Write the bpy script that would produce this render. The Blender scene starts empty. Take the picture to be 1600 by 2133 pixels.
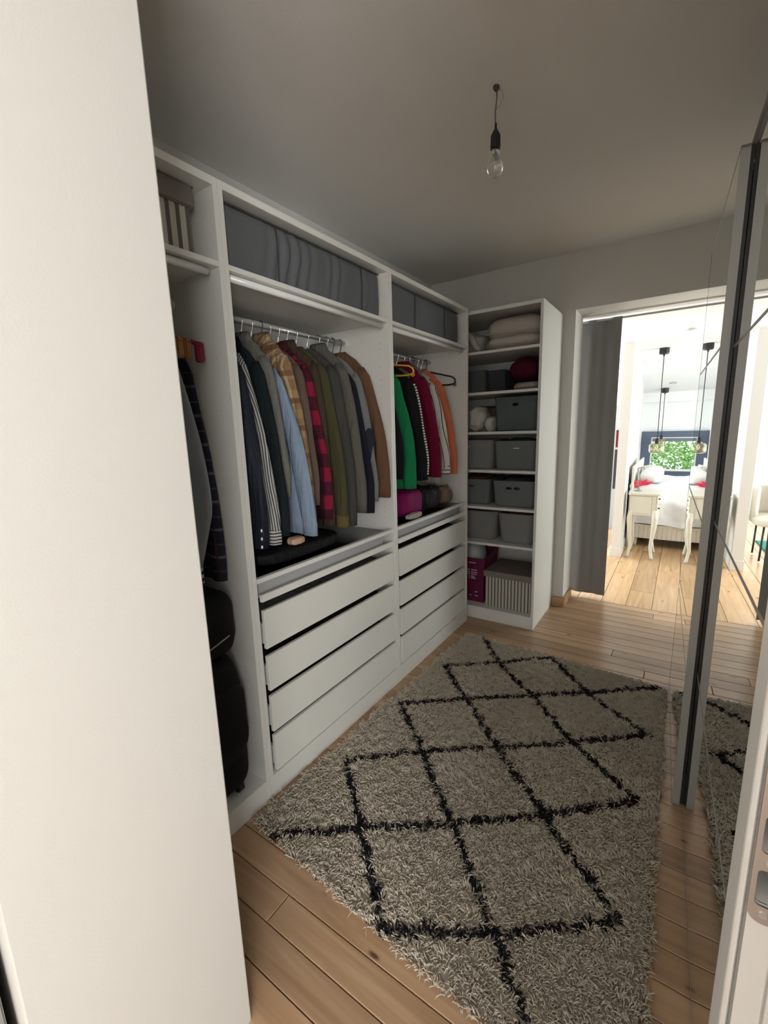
import bpy, bmesh, math, random
import numpy as np
from mathutils import Vector, noise
R = math.radians
sc = bpy.context.scene
C = sc.collection
random.seed(7); rng = np.random.default_rng(7)

# ------------------------------------------------------------------ camera, world, lights, exposure
cd = bpy.data.cameras.new('camera'); cam = bpy.data.objects.new('camera', cd); C.objects.link(cam)
cam.location = (1.3328, -1.0443, 1.5348)
cam.rotation_euler = (R(79.347), R(1.7225), R(33.897))
cd.sensor_fit = 'VERTICAL'; cd.sensor_height = 36.0; cd.lens = 911.82/2133*36.0
cd.clip_start = 0.02
sc.camera = cam
w = bpy.data.worlds.new('world'); sc.world = w; w.use_nodes = True
w.node_tree.nodes['Background'].inputs[0].default_value = (0.86, 0.93, 1.0, 1)
w.node_tree.nodes['Background'].inputs[1].default_value = 3.2
def area(name, loc, rot, sx, sy, power, col=(1, 1, 1)):
    l = bpy.data.lights.new(name, 'AREA'); l.shape = 'RECTANGLE'; l.size = sx; l.size_y = sy; l.energy = power; l.color = col
    o = bpy.data.objects.new(name, l); C.objects.link(o); o.location = loc; o.rotation_euler = rot
    return o
area('window_bedroom_left_offscreen', (-2.34, 5.3, 1.25), (0, R(-90), 0), 1.9, 3.2, 205, (0.92, 0.97, 1.0))
area('window_bedroom_right_offscreen', (3.94, 5.3, 1.3), (0, R(90), 0), 1.5, 2.4, 75, (0.95, 1.0, 0.97))
area('window_hall_offscreen', (3.16, -3.40, 1.55), (0, R(90), 0), 1.8, 1.9, 146, (1.0, 0.99, 0.965))
sc.view_settings.view_transform = 'Standard'; sc.view_settings.look = 'None'
sc.view_settings.exposure = 0.18; sc.view_settings.gamma = 1.0; sc.view_settings.use_curve_mapping = False
sc.cycles.max_bounces = 10; sc.cycles.diffuse_bounces = 4; sc.cycles.glossy_bounces = 6; sc.cycles.transmission_bounces = 7
sc.cycles.use_adaptive_sampling = True; sc.cycles.adaptive_threshold = 0.02

# ------------------------------------------------------------------ materials
MATS = {}
def wrinkle_bump(nt, b, tc, k):
    mp = nt.nodes.new('ShaderNodeMapping'); mp.inputs['Scale'].default_value = (26, 26, 5); nt.links.new(tc.outputs['Object'], mp.inputs['Vector'])
    n = nt.nodes.new('ShaderNodeTexNoise'); n.inputs['Scale'].default_value = 1.0; n.inputs['Detail'].default_value = 3; n.inputs['Distortion'].default_value = 0.6; nt.links.new(mp.outputs[0], n.inputs['Vector'])
    bp = nt.nodes.new('ShaderNodeBump'); bp.inputs['Strength'].default_value = k; bp.inputs['Distance'].default_value = 0.03
    nt.links.new(n.outputs['Fac'], bp.inputs['Height'])
    old = b.inputs['Normal'].links
    if old: nt.links.new(old[0].from_socket, bp.inputs['Normal'])
    nt.links.new(bp.outputs['Normal'], b.inputs['Normal'])
def mat(name, col, rough=0.6, metal=0.0, spec=0.5, bump=0.0, bscale=60.0, var=0.0, vscale=4.0, wrinkle=0.0, **kw):
    if name in MATS: return MATS[name]
    m = bpy.data.materials.new(name); m.use_nodes = True; nt = m.node_tree; b = nt.nodes['Principled BSDF']
    b.inputs['Base Color'].default_value = (*col, 1); b.inputs['Roughness'].default_value = rough
    b.inputs['Metallic'].default_value = metal; b.inputs['Specular IOR Level'].default_value = spec
    for k, v in kw.items(): b.inputs[k.replace('_', ' ')].default_value = v
    tc = nt.nodes.new('ShaderNodeTexCoord')
    if var > 0:
        n = nt.nodes.new('ShaderNodeTexNoise'); n.inputs['Scale'].default_value = vscale; n.inputs['Detail'].default_value = 5
        nt.links.new(tc.outputs['Object'], n.inputs['Vector'])
        hs = nt.nodes.new('ShaderNodeMix'); hs.data_type = 'RGBA'
        hs.inputs['A'].default_value = (*[c*(1-var) for c in col], 1); hs.inputs['B'].default_value = (*[min(1, c*(1+var)) for c in col], 1)
        nt.links.new(n.outputs['Fac'], hs.inputs['Factor']); nt.links.new(hs.outputs['Result'], b.inputs['Base Color'])
    if bump > 0:
        n = nt.nodes.new('ShaderNodeTexNoise'); n.inputs['Scale'].default_value = bscale; n.inputs['Detail'].default_value = 4
        bp = nt.nodes.new('ShaderNodeBump'); bp.inputs['Strength'].default_value = bump; bp.inputs['Distance'].default_value = 0.01
        nt.links.new(tc.outputs['Object'], n.inputs['Vector']); nt.links.new(n.outputs['Fac'], bp.inputs['Height']); nt.links.new(bp.outputs['Normal'], b.inputs['Normal'])
    if wrinkle > 0: wrinkle_bump(nt, b, tc, wrinkle)
    MATS[name] = m; return m
def stripes(name, base, layers, rough=0.85, st=True):
    """woven pattern: layers = (axis, period, duty, colour, mix amount) on object coordinates"""
    if name in MATS: return MATS[name]
    m = bpy.data.materials.new(name); m.use_nodes = True; nt = m.node_tree; b = nt.nodes['Principled BSDF']
    b.inputs['Roughness'].default_value = rough; b.inputs['Specular IOR Level'].default_value = 0.2
    tc = nt.nodes.new('ShaderNodeTexCoord'); sp = nt.nodes.new('ShaderNodeSeparateXYZ'); at = nt.nodes.new('ShaderNodeAttribute'); at.attribute_name = 'st'
    nt.links.new(at.outputs['Vector'] if st else tc.outputs['Object'], sp.inputs[0])
    cur = None
    for ax, per, duty, col, amt in layers:
        d = nt.nodes.new('ShaderNodeMath'); d.operation = 'DIVIDE'; d.inputs[1].default_value = per; nt.links.new(sp.outputs[ax], d.inputs[0])
        fr = nt.nodes.new('ShaderNodeMath'); fr.operation = 'FRACT'; nt.links.new(d.outputs[0], fr.inputs[0])
        lt = nt.nodes.new('ShaderNodeMath'); lt.operation = 'LESS_THAN'; lt.inputs[1].default_value = duty; nt.links.new(fr.outputs[0], lt.inputs[0])
        mu = nt.nodes.new('ShaderNodeMath'); mu.operation = 'MULTIPLY'; mu.inputs[1].default_value = amt; nt.links.new(lt.outputs[0], mu.inputs[0])
        mx = nt.nodes.new('ShaderNodeMix'); mx.data_type = 'RGBA'; mx.inputs['A'].default_value = (*base, 1); mx.inputs['B'].default_value = (*col, 1)
        if cur: nt.links.new(cur, mx.inputs['A'])
        nt.links.new(mu.outputs[0], mx.inputs['Factor']); cur = mx.outputs['Result']
    nt.links.new(cur, b.inputs['Base Color'])
    if st: wrinkle_bump(nt, b, tc, 0.55)
    MATS[name] = m; return m
def wood(name, c1, c2, c3, rough, axis=0, knots=True):
    m = bpy.data.materials.new(name); m.use_nodes = True; nt = m.node_tree; b = nt.nodes['Principled BSDF']; L = nt.links.new
    tc = nt.nodes.new('ShaderNodeTexCoord'); oi = nt.nodes.new('ShaderNodeObjectInfo')
    mm = nt.nodes.new('ShaderNodeMath'); mm.operation = 'MULTIPLY'; mm.inputs[1].default_value = 37.0; L(oi.outputs['Random'], mm.inputs[0])
    cb = nt.nodes.new('ShaderNodeCombineXYZ')
    for i in range(3): L(mm.outputs[0], cb.inputs[i])
    ad = nt.nodes.new('ShaderNodeVectorMath'); ad.operation = 'ADD'; L(tc.outputs['Object'], ad.inputs[0]); L(cb.outputs[0], ad.inputs[1])
    mp = nt.nodes.new('ShaderNodeMapping'); s = [14.0, 14.0, 14.0]; s[axis] = 0.9; mp.inputs['Scale'].default_value = s; L(ad.outputs[0], mp.inputs['Vector'])
    n = nt.nodes.new('ShaderNodeTexNoise'); n.inputs['Scale'].default_value = 1.6; n.inputs['Detail'].default_value = 7; n.inputs['Distortion'].default_value = 0.9; L(mp.outputs[0], n.inputs['Vector'])
    cr = nt.nodes.new('ShaderNodeValToRGB'); e = cr.color_ramp.elements; e[0].position = 0.30; e[0].color = (*c1, 1); e[1].position = 0.72; e[1].color = (*c2, 1); L(n.outputs['Fac'], cr.inputs['Fac'])
    mr = nt.nodes.new('ShaderNodeMapRange'); mr.inputs['To Min'].default_value = 0.80; mr.inputs['To Max'].default_value = 1.16; L(oi.outputs['Random'], mr.inputs['Value'])
    sc_ = nt.nodes.new('ShaderNodeVectorMath'); sc_.operation = 'SCALE'; L(cr.outputs['Color'], sc_.inputs[0]); L(mr.outputs[0], sc_.inputs['Scale'])
    out = sc_.outputs[0]
    if knots:
        mp2 = nt.nodes.new('ShaderNodeMapping'); s2 = [11.0, 11.0, 0.0]; s2[axis] = 4.2; mp2.inputs['Scale'].default_value = s2; L(ad.outputs[0], mp2.inputs['Vector'])
        v = nt.nodes.new('ShaderNodeTexVoronoi'); v.inputs['Scale'].default_value = 1.0; L(mp2.outputs[0], v.inputs['Vector'])
        k = nt.nodes.new('ShaderNodeValToRGB'); k.color_ramp.elements[0].position = 0.05; k.color_ramp.elements[0].color = (1, 1, 1, 1); k.color_ramp.elements[1].position = 0.11; k.color_ramp.elements[1].color = (0, 0, 0, 1); L(v.outputs['Distance'], k.inputs['Fac'])
        mx = nt.nodes.new('ShaderNodeMix'); mx.data_type = 'RGBA'; L(k.outputs['Color'], mx.inputs['Factor']); L(out, mx.inputs['A']); mx.inputs['B'].default_value = (*c3, 1); out = mx.outputs['Result']
    L(out, b.inputs['Base Color'])
    b.inputs['Roughness'].default_value = rough; b.inputs['Specular IOR Level'].default_value = 0.5
    bp = nt.nodes.new('ShaderNodeBump'); bp.inputs['Strength'].default_value = 0.12; bp.inputs['Distance'].default_value = 0.004; L(n.outputs['Fac'], bp.inputs['Height']); L(bp.outputs['Normal'], b.inputs['Normal'])
    MATS[name] = m; return m

WHITE = mat('white_melamine', (0.76, 0.755, 0.71), 0.38, bump=0.02, bscale=300)
WALLM = mat('white_plaster', (0.63, 0.612, 0.57), 0.85, bump=0.05, bscale=160, var=0.02)
REVEAL = mat('cream_paint', (0.63, 0.612, 0.57), 0.6, bump=0.03, bscale=200, var=0.015)
CEILM = mat('ceiling_paint', (0.76, 0.74, 0.705), 0.8, bump=0.04, bscale=120, var=0.02)
BEDW = mat('bright_white_paint', (0.86, 0.87, 0.87), 0.7)
BEAMM = BEDW
PINE = wood('pine_boards', (0.36, 0.215, 0.12), (0.53, 0.35, 0.21), (0.12, 0.06, 0.03), 0.30)
OAK = wood('oak_boards', (0.42, 0.25, 0.12), (0.60, 0.40, 0.22), (0.20, 0.10, 0.05), 0.26)
SKIRTW = wood('baseboard_wood', (0.30, 0.16, 0.07), (0.45, 0.27, 0.13), (0.1, 0.05, 0.02), 0.45, knots=False)
JOINT = mat('dark_joint', (0.05, 0.028, 0.015), 0.9)
BLACK = mat('black_plastic', (0.012, 0.012, 0.014), 0.45)
CHROME = mat('chrome', (0.78, 0.78, 0.78), 0.14, 1.0)
ALU = mat('brushed_aluminium', (0.40, 0.405, 0.385), 0.45, 0.3)
STEEL = mat('satin_steel', (0.55, 0.55, 0.57), 0.3, 1.0, bump=0.05, bscale=400)
MIRROR = mat('mirror_glass', (0.86, 0.885, 0.87), 0.0, 1.0)
def glass(name, col=(1, 1, 1), rough=0.0, ior=1.45):
    return mat(name, col, rough, Transmission_Weight=1.0, IOR=ior)
GLASS = glass('clear_glass'); AMBER = glass('smoked_glass', (0.93, 0.86, 0.70))
TINT = glass('tinted_shelf_glass', (0.10, 0.11, 0.11), 0.02)

# ------------------------------------------------------------------ mesh tools
class M:
    def __init__(s): s.v = []; s.f = []; s.st = None
    def box(s, x0, x1, y0, y1, z0, z1):
        i = len(s.v); s.v += [(x0, y0, z0), (x1, y0, z0), (x1, y1, z0), (x0, y1, z0), (x0, y0, z1), (x1, y0, z1), (x1, y1, z1), (x0, y1, z1)]
        s.f += [tuple(i+k for k in q) for q in ((3, 2, 1, 0), (4, 5, 6, 7), (0, 1, 5, 4), (1, 2, 6, 5), (2, 3, 7, 6), (3, 0, 4, 7))]; return s
    def loft(s, rings, cap0=True, cap1=True, closed=True):
        i = len(s.v); n = len(rings[0])
        for r in rings: s.v += [tuple(p) for p in r]
        for a in range(len(rings)-1):
            for k in range(n if closed else n-1):
                k2 = (k+1) % n
                s.f.append((i+a*n+k, i+a*n+k2, i+(a+1)*n+k2, i+(a+1)*n+k))
        if cap0: s.f.append(tuple(i+k for k in reversed(range(n))))
        if cap1: s.f.append(tuple(i+(len(rings)-1)*n+k for k in range(n)))
        return s
    def tube(s, path, r, n=8, cap=True):
        path = [Vector(p) for p in path]; rings = []; up = None
        rr = r if hasattr(r, '__len__') else [r]*len(path)
        for i, p in enumerate(path):
            d = (path[min(i+1, len(path)-1)]-path[max(i-1, 0)]).normalized()
            if up is None: up = Vector((0, 0, 1)) if abs(d.z) < 0.9 else Vector((1, 0, 0))
            a = d.cross(up).normalized(); b = a.cross(d).normalized(); up = b
            rings.append([p+(a*math.cos(t)+b*math.sin(t))*rr[i] for t in [2*math.pi*k/n for k in range(n)]])
        return s.loft(rings, cap, cap)
    def lathe(s, prof, n=24, c=(0, 0, 0), cap=False):
        rings = [[(c[0]+r*math.cos(2*math.pi*k/n), c[1]+r*math.sin(2*math.pi*k/n), c[2]+z) for k in range(n)] for r, z in prof]
        return s.loft(rings, cap, cap)
    def grid(s, nu, nv, fn):
        i = len(s.v)
        for a in range(nu+1):
            for b in range(nv+1): s.v.append(tuple(fn(a/nu, b/nv)))
        for a in range(nu):
            for b in range(nv):
                q = i+a*(nv+1)+b; s.f.append((q, q+nv+1, q+nv+2, q+1))
        return s
    def build(s, name, m, parent=None, smooth=False, bevel=0.0, off=None, kind=None, label=None, flip=False):
        if off is None: off = Vector(parent['_o']) if parent is not None and '_o' in parent else Vector((0, 0, 0))
        me = bpy.data.meshes.new(name); me.from_pydata([(x-off[0], y-off[1], z-off[2]) for x, y, z in s.v], [], s.f)
        bm = bmesh.new(); bm.from_mesh(me)
        if bevel > 0: bmesh.ops.bevel(bm, geom=bm.edges[:], offset=bevel, segments=2, affect='EDGES', clamp_overlap=True)
        bmesh.ops.recalc_face_normals(bm, faces=bm.faces[:])
        bm.to_mesh(me); bm.free()
        if smooth: me.polygons.foreach_set('use_smooth', [True]*len(me.polygons))
        me.materials.append(m); me.update()
        if s.st is not None and len(s.st) == len(me.vertices):
            at = me.attributes.new('st', 'FLOAT_VECTOR', 'POINT'); at.data.foreach_set('vector', [c for p in s.st for c in p])
        o = bpy.data.objects.new(name, me); C.objects.link(o)
        if parent is not None:
            o.parent = parent
            if '_o' in parent: o['_o'] = list(parent['_o'])
        if kind: o['kind'] = kind
        if label: o['label'] = label
        return o
def cloth(rings, u0=0.0):
    m = M().loft(rings); n = len(rings[0]); st = []
    for r in rings:
        per = sum((Vector(r[k])-Vector(r[(k+1) % n])).length for k in range(n)); acc = 0.0
        for k in range(n): st.append((u0+acc, 0.0, r[k][2])); acc += (Vector(r[k])-Vector(r[(k+1) % n])).length
    m.st = st; return m
def cut(o, m):
    co = m.build('cutter', o.data.materials[0], off=(0, 0, 0)); md = o.modifiers.new('cut', 'BOOLEAN'); md.object = co; md.operation = 'DIFFERENCE'; md.solver = 'EXACT'
    dg = bpy.context.evaluated_depsgraph_get(); dg.update(); me = bpy.data.meshes.new_from_object(o.evaluated_get(dg)); o.modifiers.clear(); o.data = me
    me2 = co.data; bpy.data.objects.remove(co); bpy.data.meshes.remove(me2)
def thing(name, label, cat, loc=(0, 0, 0), rotz=0.0, group=None, local=False):
    o = bpy.data.objects.new(name, None); C.objects.link(o); o.location = loc; o.rotation_euler = (0, 0, rotz); o.empty_display_size = 0.1
    o['label'] = label; o['category'] = cat
    if group: o['group'] = group
    o['_o'] = [0.0, 0.0, 0.0] if local else list(map(float, loc))
    return o
def tag(o, label, cat, group=None):
    o['label'] = label; o['category'] = cat
    if group: o['group'] = group
    return o
def B(*a): return M().box(*a)
def struct(o): o['kind'] = 'structure'; return o
def rrect(hx, hy, r, n=5, cx=0, cy=0):
    pts = []
    for qx, qy, a0 in ((1, 1, 0), (-1, 1, 90), (-1, -1, 180), (1, -1, 270)):
        for k in range(n+1):
            a = R(a0+90*k/n); pts.append((cx+qx*(hx-r)+r*math.cos(a), cy+qy*(hy-r)+r*math.sin(a)))
    return pts
def fb(p, sc_=1.0, oct_=3):
    return noise.fractal(Vector(p)*sc_, 1.0, 2.0, oct_)

# ------------------------------------------------------------------ the room shell
CZ = 2.79
floor = struct(B(-0.64, 2.08, -3.80, 3.0, -0.06, -0.012).build('floor', JOINT))
PW = 0.0985
def plank_mesh(L_, W_, axis):
    a, b = (L_/2, W_/2) if axis == 0 else (W_/2, L_/2)
    m = B(-a, a, -b, b, -0.0125, 0.0); me = bpy.data.meshes.new('plank'); me.from_pydata(m.v, [], m.f)
    bm = bmesh.new(); bm.from_mesh(me); bmesh.ops.bevel(bm, geom=[e for e in bm.edges if all(v.co.z > -0.001 for v in e.verts)], offset=0.0018, segments=1, affect='EDGES'); bm.to_mesh(me); bm.free()
    return me
cache = {}
def put_plank(cx, cy, L_, W_, axis, m, parent):
    key = (round(L_, 3), round(W_, 4), axis, m.name)
    if key not in cache:
        me = plank_mesh(L_, W_, axis); me.materials.append(m); cache[key] = me
    o = bpy.data.objects.new('plank', cache[key]); C.objects.link(o); o.parent = parent; o.location = (cx, cy, 0.0)
y = -0.24-PW*36; row = 0
while y < 2.999:
    w_ = min(PW, 3.0-y); cyy = y+w_/2
    j = random.choice([None, 0.35, 0.75, 1.05, 1.25]) if row % 2 else None
    if j is None: put_plank(0.72, cyy, 2.70, w_-0.003, 0, PINE, floor)
    else:
        put_plank((-0.63+j)/2, cyy, j+0.63-0.003, w_-0.003, 0, PINE, floor); put_plank((j+2.07)/2, cyy, 2.07-j-0.003, w_-0.003, 0, PINE, floor)
    y += PW; row += 1
struct(B(-0.80, 2.20, -0.95, 3.0, CZ, CZ+0.12).build('ceiling', CEILM))
struct(B(-0.76, -0.64, -0.95, 3.0, -0.06, CZ).build('wall_left', WALLM))
struct(B(2.08, 2.20, -0.95, 3.0, -0.06, CZ).build('wall_right', WALLM))
OXL, OXR, OZ = 0.588, 1.80, 2.385
wf = struct(B(-0.64, OXL, 2.72, 3.0, -0.06, CZ).box(OXR, 2.08, 2.72, 3.0, -0.06, CZ).box(OXL, OXR, 2.72, 3.0, OZ, CZ).build('wall_far', WALLM))
# near wall with the thick doorway the camera stands in
wn = struct(B(-0.64, 0.50, -0.93, -0.52, -0.06, CZ).box(1.50, 2.08, -0.93, -0.38, -0.06, CZ).build('wall_near', REVEAL, bevel=0.004))
# right door frame: stop, rebate with strike plate
FRAMEW = mat('white_gloss_frame', (0.82, 0.815, 0.78), 0.3)
tm_ = M(); PYJ = -0.530
cas = [(1.4255, PYJ+0.003), (1.4235, PYJ), (1.4212, PYJ), (1.4195, PYJ+0.002), (1.4187, PYJ+0.005), (1.4187, PYJ+0.058), (1.4205, PYJ+0.062), (1.502, PYJ+0.062), (1.502, PYJ+0.003)]
tm_.loft([[(a, b, 0.0) for a, b in cas], [(a, b, CZ) for a, b in cas]])
tr = struct(tm_.build('trim_1', FRAMEW))
struct(B(1.4255, 1.4280, PYJ+0.0015, PYJ+0.004, 0.0, CZ).build('seal', mat('grey_seal', (0.30, 0.29, 0.27), 0.7), tr))
rebate = struct(B(1.4280, 1.4500, PYJ-0.0002, PYJ+0.004, 0.0, CZ).build('rebate', FRAMEW, tr)); struct(B(1.4525, 1.502, PYJ-0.006, PYJ+0.004, 0.0, CZ).build('outer_casing', FRAMEW, tr, bevel=0.002))
PXC = 1.4395
rr_ = rrect(0.0125, 0.094, 0.0124, 8)
plate = M().loft([[(PXC+a, PYJ-0.0020, 1.115+b) for a, b in rr_], [(PXC+a, PYJ, 1.115+b) for a, b in rr_]]).build('strike_plate', STEEL, tr, label='satin steel strike plate with two rounded slots')
for zc in (1.0635, 1.1265):
    sl = rrect(0.0082, 0.0215, 0.005, 5)
    for o_ in (plate, rebate, tr): cut(o_, M().loft([[(PXC+a, PYJ-0.006, zc+b) for a, b in sl], [(PXC+a, PYJ+0.056, zc+b) for a, b in sl]]))
for zc in (1.0325, 1.095, 1.1575):
    ring = np.linspace(0, 2*math.pi, 15)[:-1]
    M().loft([[(PXC+0.0036*math.cos(t), PYJ-0.0030, zc+0.0036*math.sin(t)) for t in ring], [(PXC+0.0042*math.cos(t), PYJ-0.0018, zc+0.0042*math.sin(t)) for t in ring]]).build('screw', CHROME, plate)
# wooden baseboards
struct(B(0.512, 0.604, 2.700, 2.722, 0.0, 0.085).box(0.586, 0.606, 2.72, 2.998, 0.0, 0.085).build('baseboard_far', SKIRTW, bevel=0.003))
struct(B(1.50, 2.07, 2.700, 2.722, 0.0, 0.085).build('baseboard_right', SKIRTW, bevel=0.003))
# hall behind the doorway, with its window
HX1, HY0 = 3.25, -4.70
struct(B(-1.60, -0.64, HY0, -0.93, -0.06, 0.0).box(2.08, HX1, HY0, -0.93, -0.06, 0.0).box(-0.64, 2.08, HY0, -3.80, -0.06, 0.0).build('floor_hall', PINE))
struct(B(-1.72, HX1+0.12, HY0-0.12, -0.95, CZ, CZ+0.12).build('ceiling_hall', BEDW))
struct(B(-1.72, -1.60, HY0, -0.93, -0.06, CZ).build('wall_hall_left', BEDW))
struct(B(HX1, HX1+0.12, HY0, -4.40, -0.06, CZ).box(HX1, HX1+0.12, -2.40, -0.93, -0.06, CZ).box(HX1, HX1+0.12, -4.40, -2.40, -0.06, 0.60).box(HX1, HX1+0.12, -4.40, -2.40, 2.50, CZ).build('wall_hall_right', BEDW))
struct(B(-1.60, -0.64, -0.99, -0.93, -0.06, CZ).box(2.08, HX1, -0.99, -0.93, -0.06, CZ).build('wall_hall_front', BEDW))
struct(B(-1.72, HX1+0.12, HY0-0.12, HY0, -0.06, CZ).build('wall_hall_back', BEDW))
dr1 = struct(B(-0.45, 0.462, -0.985, -0.945, 0.01, 2.10).build('door_1', mat('grey_door', (0.24, 0.245, 0.24), 0.5), bevel=0.003))
M().tube([(-0.40, -0.985, 1.05), (-0.40, -1.03, 1.05), (-0.28, -1.03, 1.05)], 0.008, 10).build('door_handle', STEEL, dr1, smooth=True)
hw = struct(B(HX1+0.03, HX1+0.08, -4.40, -2.40, 0.60, 0.66).box(HX1+0.03, HX1+0.08, -4.40, -2.40, 2.44, 2.50).box(HX1+0.03, HX1+0.08, -4.40, -4.34, 0.66, 2.44).box(HX1+0.03, HX1+0.08, -2.46, -2.40, 0.66, 2.44).box(HX1+0.03, HX1+0.08, -3.43, -3.37, 0.66, 2.44).build('window_2', FRAMEW))
B(HX1+0.053, HX1+0.057, -4.34, -3.43, 0.66, 2.44).build('pane', GLASS, hw); B(HX1+0.053, HX1+0.057, -3.37, -2.46, 0.66, 2.44).build('pane', GLASS, hw)

# ------------------------------------------------------------------ open wardrobe units
D0 = -0.60; HZ = 2.36; T = 0.019
def peg_holes(panel, plane, x_list, zs):
    m = M(); r = 0.0028; ring = [(r*math.cos(t), r*math.sin(t)) for t in np.linspace(0, 2*math.pi, 7)[:-1]]
    for xv in x_list:
        for z in zs: m.loft([[(xv+a, plane-0.004, z+b) for a, b in ring], [(xv+a, plane+0.009, z+b) for a, b in ring]])
    cut(panel, m)
def carcass(root, y0, y1, shelf_z=2.106, rail=True):
    B(D0, 0.0, y0+0.0006, y0+T, 0.0, HZ).build('side_panel', WHITE, root, bevel=0.0012)
    sp_ = B(D0, 0.0, y1-T, y1-0.0006, 0.0, HZ).build('side_panel', WHITE, root, bevel=0.0012)
    B(D0, -0.001, y0+T, y1-T, HZ-0.025, HZ).build('top_panel', WHITE, root, bevel=0.001)
    B(D0, -0.001, y0+T, y1-T, 0.082, 0.10).build('bottom_panel', WHITE, root, bevel=0.001)
    B(-0.022, -0.002, y0+T, y1-T, 0.0, 0.082).build('plinth', WHITE, root)
    B(D0, D0+0.006, y0+T, y1-T, 0.10, HZ-0.025).build('back_panel', WHITE, root)
    sh = B(D0+0.006, -0.003, y0+T, y1-T, shelf_z-0.018, shelf_z).build('shelf', WHITE, root, bevel=0.001)
    # white round pull-out rail under the shelf front
    M().tube([(-0.030, y0+T+0.006, shelf_z-0.033), (-0.030, y1-T-0.03, shelf_z-0.033)], 0.0125, 14).build('valet_bar', mat('white_enamel', (0.80, 0.80, 0.78), 0.2), root, smooth=True)
    if rail:
        ra = M().tube([(-0.30, y0+T, 2.02), (-0.30, y1-T, 2.02)], 0.0125, 16).build('clothes_rail', mat('white_metal_rail', (0.70, 0.70, 0.69), 0.25, 0.6), root, smooth=True)
        for yy in (y0+T, y1-T-0.012):
            M().tube([(-0.30, yy, 2.02), (-0.30, yy+0.012, 2.02)], 0.021, 16).build('rail_bracket', WHITE, ra)
    zs = [0.17+0.032*k for k in range(66)]
    peg_holes(sp_, y1-T, (-0.06, -0.50), zs)
    for yy, s_ in ((y0+T+0.03, 1), (y1-T-0.03, -1)):
        M().tube([(-0.07, yy, HZ-0.0262), (-0.07, yy, HZ-0.0245)], 0.006, 10).build('cam_lock', mat('cam_grey', (0.25, 0.24, 0.23), 0.5, 0.5), root)
YA, YB, YC = 0.0, 1.033, 2.064
u0 = thing('wardrobe', 'narrow open white wardrobe with striped box on top and black bags below', 'wardrobe', (-0.3, -0.257, 0))
carcass(u0, -0.515, YA, 2.106)
u1 = thing('wardrobe', 'wide open white wardrobe holding shirts and jackets over four drawers', 'wardrobe', (-0.3, 0.516, 0))
carcass(u1, YA, YB)
u2 = thing('wardrobe', 'wide open white wardrobe with green and crimson clothes over four drawers', 'wardrobe', (-0.3, 1.55, 0))
carcass(u2, YB, YC)
DR = mat('drawer_white', (0.77, 0.765, 0.715), 0.42, bump=0.02, bscale=300)
FELT = mat('grey_insert', (0.42, 0.42, 0.42), 0.8)
def drawers(root, y0, y1, seed):
    a, b = y0+0.045, y1-0.030
    # glass topped frame
    fr = B(D0+0.01, -0.004, y0+T, y1-T, 0.957, 0.9595).build('glass_shelf', TINT, root)
    B(-0.024, -0.002, y0+T, y1-T, 0.955, 0.974).build('front_rim', WHITE, fr, bevel=0.001)
    B(D0+0.01, D0+0.03, y0+T, y1-T, 0.955, 0.974).build('rear_rim', WHITE, fr)
    # pull-out jewellery tray
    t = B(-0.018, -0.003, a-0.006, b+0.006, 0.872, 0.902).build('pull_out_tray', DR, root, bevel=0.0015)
    B(D0+0.02, -0.018, a, b, 0.872, 0.880).build('tray_base', mat('darkened_tray', (0.015, 0.014, 0.014), 0.95), t)  # near-black base and dividers stand in for dark contents, darkening the glass above
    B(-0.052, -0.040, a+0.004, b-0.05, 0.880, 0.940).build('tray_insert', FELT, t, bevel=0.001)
    for q in range(1, 4): B(-0.50, -0.052, a+(b-a)*q/4-0.004, a+(b-a)*q/4+0.004, 0.880, 0.925).build('divider', mat('darkened_tray', (0.015, 0.014, 0.014), 0.95), t)
    for i, (z0, z1) in enumerate(((0.668, 0.834), (0.480, 0.636), (0.290, 0.4555), (0.1035, 0.273))):
        d = B(-0.022, -0.005, a, b, z0, z1).build('drawer', DR, root, bevel=0.0018)
        B(D0+0.03, -0.022, a+0.012, a+0.024, z0+0.012, z0+0.10).build('drawer_side', DR, d)
        B(D0+0.03, -0.022, b-0.024, b-0.012, z0+0.012, z0+0.10).build('drawer_side', DR, d)
        B(D0+0.03, -0.022, a+0.024, b-0.024, z0+0.012, z0+0.020).build('drawer_base', DR, d)
        B(D0+0.03, D0+0.042, a+0.024, b-0.024, z0+0.020, z0+0.10).build('drawer_back', DR, d)
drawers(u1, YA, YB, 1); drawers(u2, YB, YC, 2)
def late_drawer_clothes():
    names = ('top drawer', 'second drawer', 'third drawer', 'bottom drawer')
    cols = {0: [(0.10, 0.10, 0.10), (0.012, 0.012, 0.014), (0.03, 0.012, 0.01), (0.010, 0.010, 0.012)], 1: [(0.035, 0.03, 0.028), (0.012, 0.012, 0.013), (0.16, 0.035, 0.02), (0.012, 0.011, 0.012)]}
    cn = {0: ['grey', 'black', 'dark brown', 'black'], 1: ['dark taupe', 'black', 'rust red', 'black']}
    for ui, (y0, y1, w_) in enumerate(((YA, YB, 'under the shirts'), (YB, YC, 'under the green hoodie'))):
        for i, (z0, z1) in enumerate(((0.668, 0.834), (0.480, 0.636), (0.290, 0.4555), (0.1035, 0.273))):
            h = (z1-z0)*0.5-0.016
            o = superlump(-0.292, (y0+y1)/2+0.0075, z0+0.0205+h, 0.250, 0.440, h, 0.3, 0.2, 0.006, 9, i*5+ui, 14, 60).build('folded_clothes', fab('drawer_%d_%d' % (ui, i), cols[ui][i]), smooth=True)
            tag(o, '%s folded clothes filling the %s %s' % (cn[ui][i], names[i], w_), 'clothes', 'clothes in the drawers')

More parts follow.
